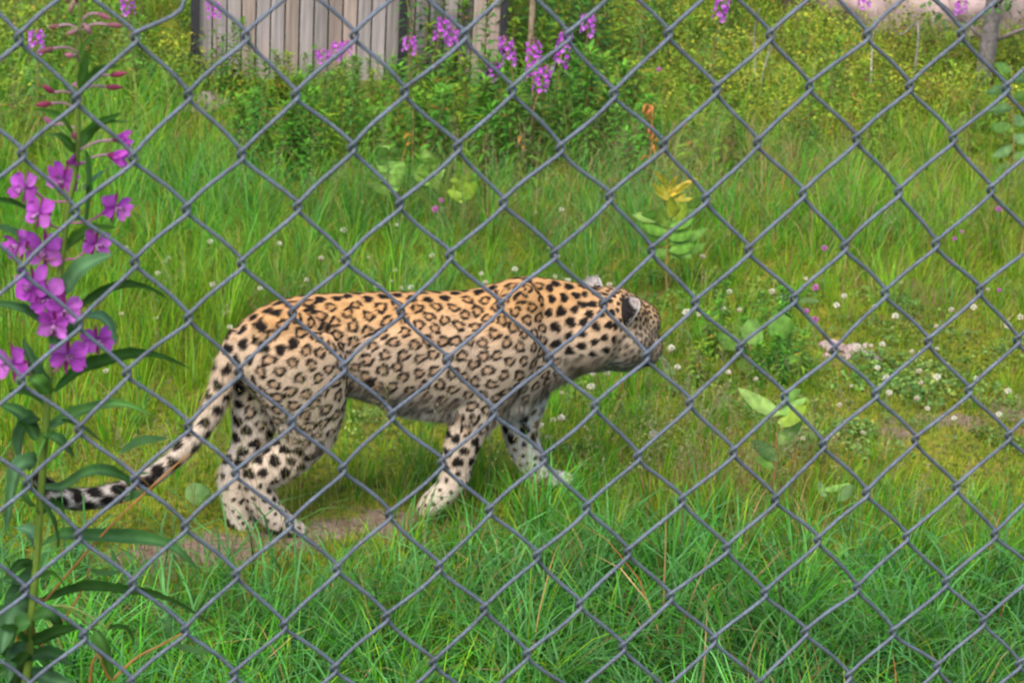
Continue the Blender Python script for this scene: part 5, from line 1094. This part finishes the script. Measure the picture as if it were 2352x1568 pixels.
        for k in range(4):
            a = rot + math.pi / 4 + k * math.pi / 2 + (.22 if k % 2 else -.22) + rr.uniform(-.1, .1); d = unit(e1 * math.cos(a) + e2 * math.sin(a) + f * rr.uniform(.15, .45)); pb = MB(); L_ = .0145 * sc * rr.uniform(.92, 1.1); pc = np.array(PC[rr.randrange(4)]) * rr.uniform(.9, 1.15); nn = 6
            P = []; cur = f * .001
            for q in range(nn + 1): P.append(cur); aa = .5 * (q / nn); cur = cur + (d * math.cos(aa) - f * math.sin(aa) * .6) * L_ / nn
            P = np.array(P); sd = unit(np.cross(f, d)); tt = np.linspace(0, 1, nn + 1); w = .0056 * sc * rr.uniform(.85, 1.12) * np.array([.16, .38, .68, .94, 1.0, .88, .40]); wob = [rr.uniform(-.0013, .0013) for _ in range(5)]; curl = rr.uniform(-.0015, .003); V = []; cc = []
            for cidx, u in enumerate((-1, -.5, 0, .5, 1)):
                lift = f * (.0016 * (1 - u * u)) * -1; V.append(P + sd * (w * u)[:, None] + lift + np.outer(tt ** 2, f * (wob[cidx] + curl * abs(u)) + d * wob[4 - cidx] * 1.1)); cc.append(np.outer((.60 + .46 * tt ** .7) * (1 if cidx % 2 else .9), pc))
            q = [(r * 7 + k2, r * 7 + k2 + 1, (r + 1) * 7 + k2 + 1, (r + 1) * 7 + k2) for r in range(4) for k2 in range(6)]; pb.add(np.concatenate(V), None, q, np.concatenate(cc)); link('petal', pb.mesh('petal'), M_PETAL, h)
        for k in range(4):
            a = rot + k * math.pi / 2; d = unit(e1 * math.cos(a) + e2 * math.sin(a)); pb = MB(); leaf(pb, -f * .0005, d, .0125 * sc, .0026, .15, (.21, .02, .14), 4, .2, side=np.cross(f, d), rng=rr); link('sepal', pb.mesh('sepal'), M_PETAL, h)
        sm = MB()
        for k in range(8):
            a = rr.uniform(0, 6.28); d = unit(f + (e1 * math.cos(a) + e2 * math.sin(a)) * .35 - cup * .35); ee = d * .0095; sm.tube([f * .001, ee * .55 + f * .001, ee], .00028, 4, (.62, .40, .62)); sm.ball(ee, (.0006, .0006, .0011), 5, 4, (.18, .10, .16))
        link('stamen_tuft', sm.mesh('stamen_tuft'), M_PETAL, h)
    # half-open flowers, then buds, each on its curved stalk
    for (x, y, ex, ey, r, col, name) in [(258, 322, 304, 316, 12, (.42, .07, .44), 'opening_bud'), (248, 355, 298, 368, 16, (.44, .08, .46), 'opening_bud'), (152, 374, 180, 366, 9, (.34, .05, .36), 'opening_bud'),
                                         (134, 60, 109, 64, 6, (.24, .10, .115), 'bud'), (172, 71, 152, 81, 6, (.34, .17, .20), 'bud'), (122, 112, 84, 121, 7, (.25, .10, .12), 'bud'), (168, 128, 148, 126, 7, (.40, .16, .24), 'bud'), (124, 213, 96, 196, 7, (.34, .06, .14), 'bud'), (118, 238, 80, 242, 7.5, (.32, .06, .12), 'bud'), (122, 288, 100, 268, 7, (.40, .13, .26), 'bud'), (226, 32, 256, 45, 7, (.25, .10, .13), 'bud'), (246, 57, 284, 60, 7, (.27, .11, .14), 'bud'), (196, 58, 210, 80, 7, (.38, .22, .24), 'bud'), (253, 174, 292, 167, 7, (.32, .06, .13), 'bud'), (244, 200, 282, 201, 7, (.32, .06, .13), 'bud'), (166, 197, 186, 190, 6, (.38, .14, .24), 'bud'), (168, 318, 172, 302, 7, (.34, .12, .16), 'bud'), (165, 8, 160, 35, 7, (.30, .20, .16), 'bud'), (158, -10, 152, 10, 7, (.14, .10, .06), 'bud'), (196, -12, 196, 6, 7, (.14, .10, .06), 'bud'), (174, -16, 176, 8, 7, (.22, .12, .12), 'bud')]:
        dep = D0 + rr.uniform(-.015, .01); A = behind_fence(x, y, dep); B = behind_fence(ex, ey, dep + rr.uniform(-.008, .004)); sx, sy = near_stem(x, y, 14 if name == 'bud' else 30); s0 = behind_fence(sx, sy, D0); h = empty(name, A - base); h.parent = root
        st = MB(); m_ = (A + s0) / 2 + cup * .0025; st.tube(spline([s0 - A, m_ - A, (A - A)], 8), np.linspace(.0006, .001, 8), 5, (.24, .13, .17)); link('stalk', st.mesh('stalk'), M_STEM, h); bb = MB(); t = np.linspace(0, 1, 10); r_ = r / (FPX / 1.7) * np.sin(np.pi * (t * .94 + .03) ** .8) ** .8
        if name == 'bud': bb.tube([(B - A) * q for q in t], r_, 8, col)
        else:
            bb.tube([(B - A) * q * .55 for q in t], r_ * .62, 8, (.22, .03, .13))
            ax = unit(B - A); s1 = unit(np.cross(ax, view))
            for k in range(6):
                a = k * 1.05; d = ax + (s1 * math.cos(a) + np.cross(ax, s1) * math.sin(a)) * .32; leaf(bb, ax * .002, d, np.linalg.norm(B - A) * 1.0, r / (FPX / 1.7) * 1.5, -.35, np.array(col) * rr.uniform(.85, 1.2), 5, .3, 'oval', side=np.cross(d, s1 * math.cos(a) + np.cross(ax, s1) * math.sin(a)), rng=rr)
        link('blossom', bb.mesh('blossom'), M_PETAL, h)
    # slender red-stemmed shoots beside it
    for (pth, lvs, lab) in [([(435, 1040), (340, 1125), (244, 1218), (104, 1378), (40, 1460)], [([(271, 1043), (320, 1012), (388, 1006)], 22), ([(282, 1150), (330, 1128), (354, 1140)], 20), ([(300, 1110), (310, 1090), (345, 1085)], 10)], 'thin orange-red shoot leaning across the leopard\'s tail just behind the fence'),
                            ([(424, 1450), (370, 1480), (313, 1510), (257, 1562), (200, 1620)], [([(400, 1462), (385, 1440), (392, 1415)], 16), ([(390, 1478), (440, 1490), (478, 1496)], 16)], 'thin red shoot low behind the fence in the foreground grass'),
                            ([(206, 1305), (180, 1370), (140, 1430), (94, 1485), (50, 1540)], [([(206, 1306), (240, 1315), (282, 1312)], 14), ([(203, 1310), (204, 1290), (205, 1275)], 6)], 'thin reddish shoot with narrow leaves crossing the fireweed stem behind the fence')]:
        S = [behind_fence(x, y, .10) for x, y in pth]; e = S[-1] + np.array([-.03, .04, 0]); e[2] = float(ground_z(e[0], e[1])); b0 = e; root2 = empty('red_stemmed_shoot', b0); tag(root2, lab, 'plant'); mb = MB(); mb.tube(spline(S + [e], 26) - b0, np.linspace(.0007, .0013, 26), 6, (.26, .12, .03)); link('stem', mb.mesh('stem'), M_STEM, root2)
        for n, (pts, w) in enumerate(lvs):
            P = spline([behind_fence(x, y, .10 + .01 * q) for q, (x, y) in enumerate(pts)], 8); mb = MB(); T = np.gradient(P, axis=0); perp = np.cross(T, np.broadcast_to(view, T.shape)); perp /= np.linalg.norm(perp, axis=1)[:, None]; pr = np.sin(np.pi * np.linspace(.04, .99, 8))[:, None] * w / (FPX / 1.75) / 2; sv = perp + view * .8
            V = np.concatenate([P + sv * pr, P, P - sv * pr]); mb.add(V - b0, None, [(r * 8 + k, r * 8 + k + 1, (r + 1) * 8 + k + 1, (r + 1) * 8 + k) for r in range(2) for k in range(7)], np.array([.055, .13, .035]) * rr.uniform(.9, 1.3)); link('leaf', mb.mesh('leaf'), M_LEAF, root2)
            near = spline(S + [e], 60); k = np.argmin(np.linalg.norm(near - P[0], axis=1)); mb = MB(); mb.tube(np.array([near[k], (near[k] + P[0]) / 2, P[0]]) - b0, .0006, 5, (.2, .12, .04)); link('stalk', mb.mesh('stalk'), M_STEM, root2)
# ------------------------------------------------------------------ build
build_ground()
build_hut()
build_rocks()
build_leopard()
build_fence()
build_grass()
build_seed_grass()
build_ground_cover()
build_weeds()
build_distant_fireweed()
build_clover()
build_single_plants()
build_fireweed()
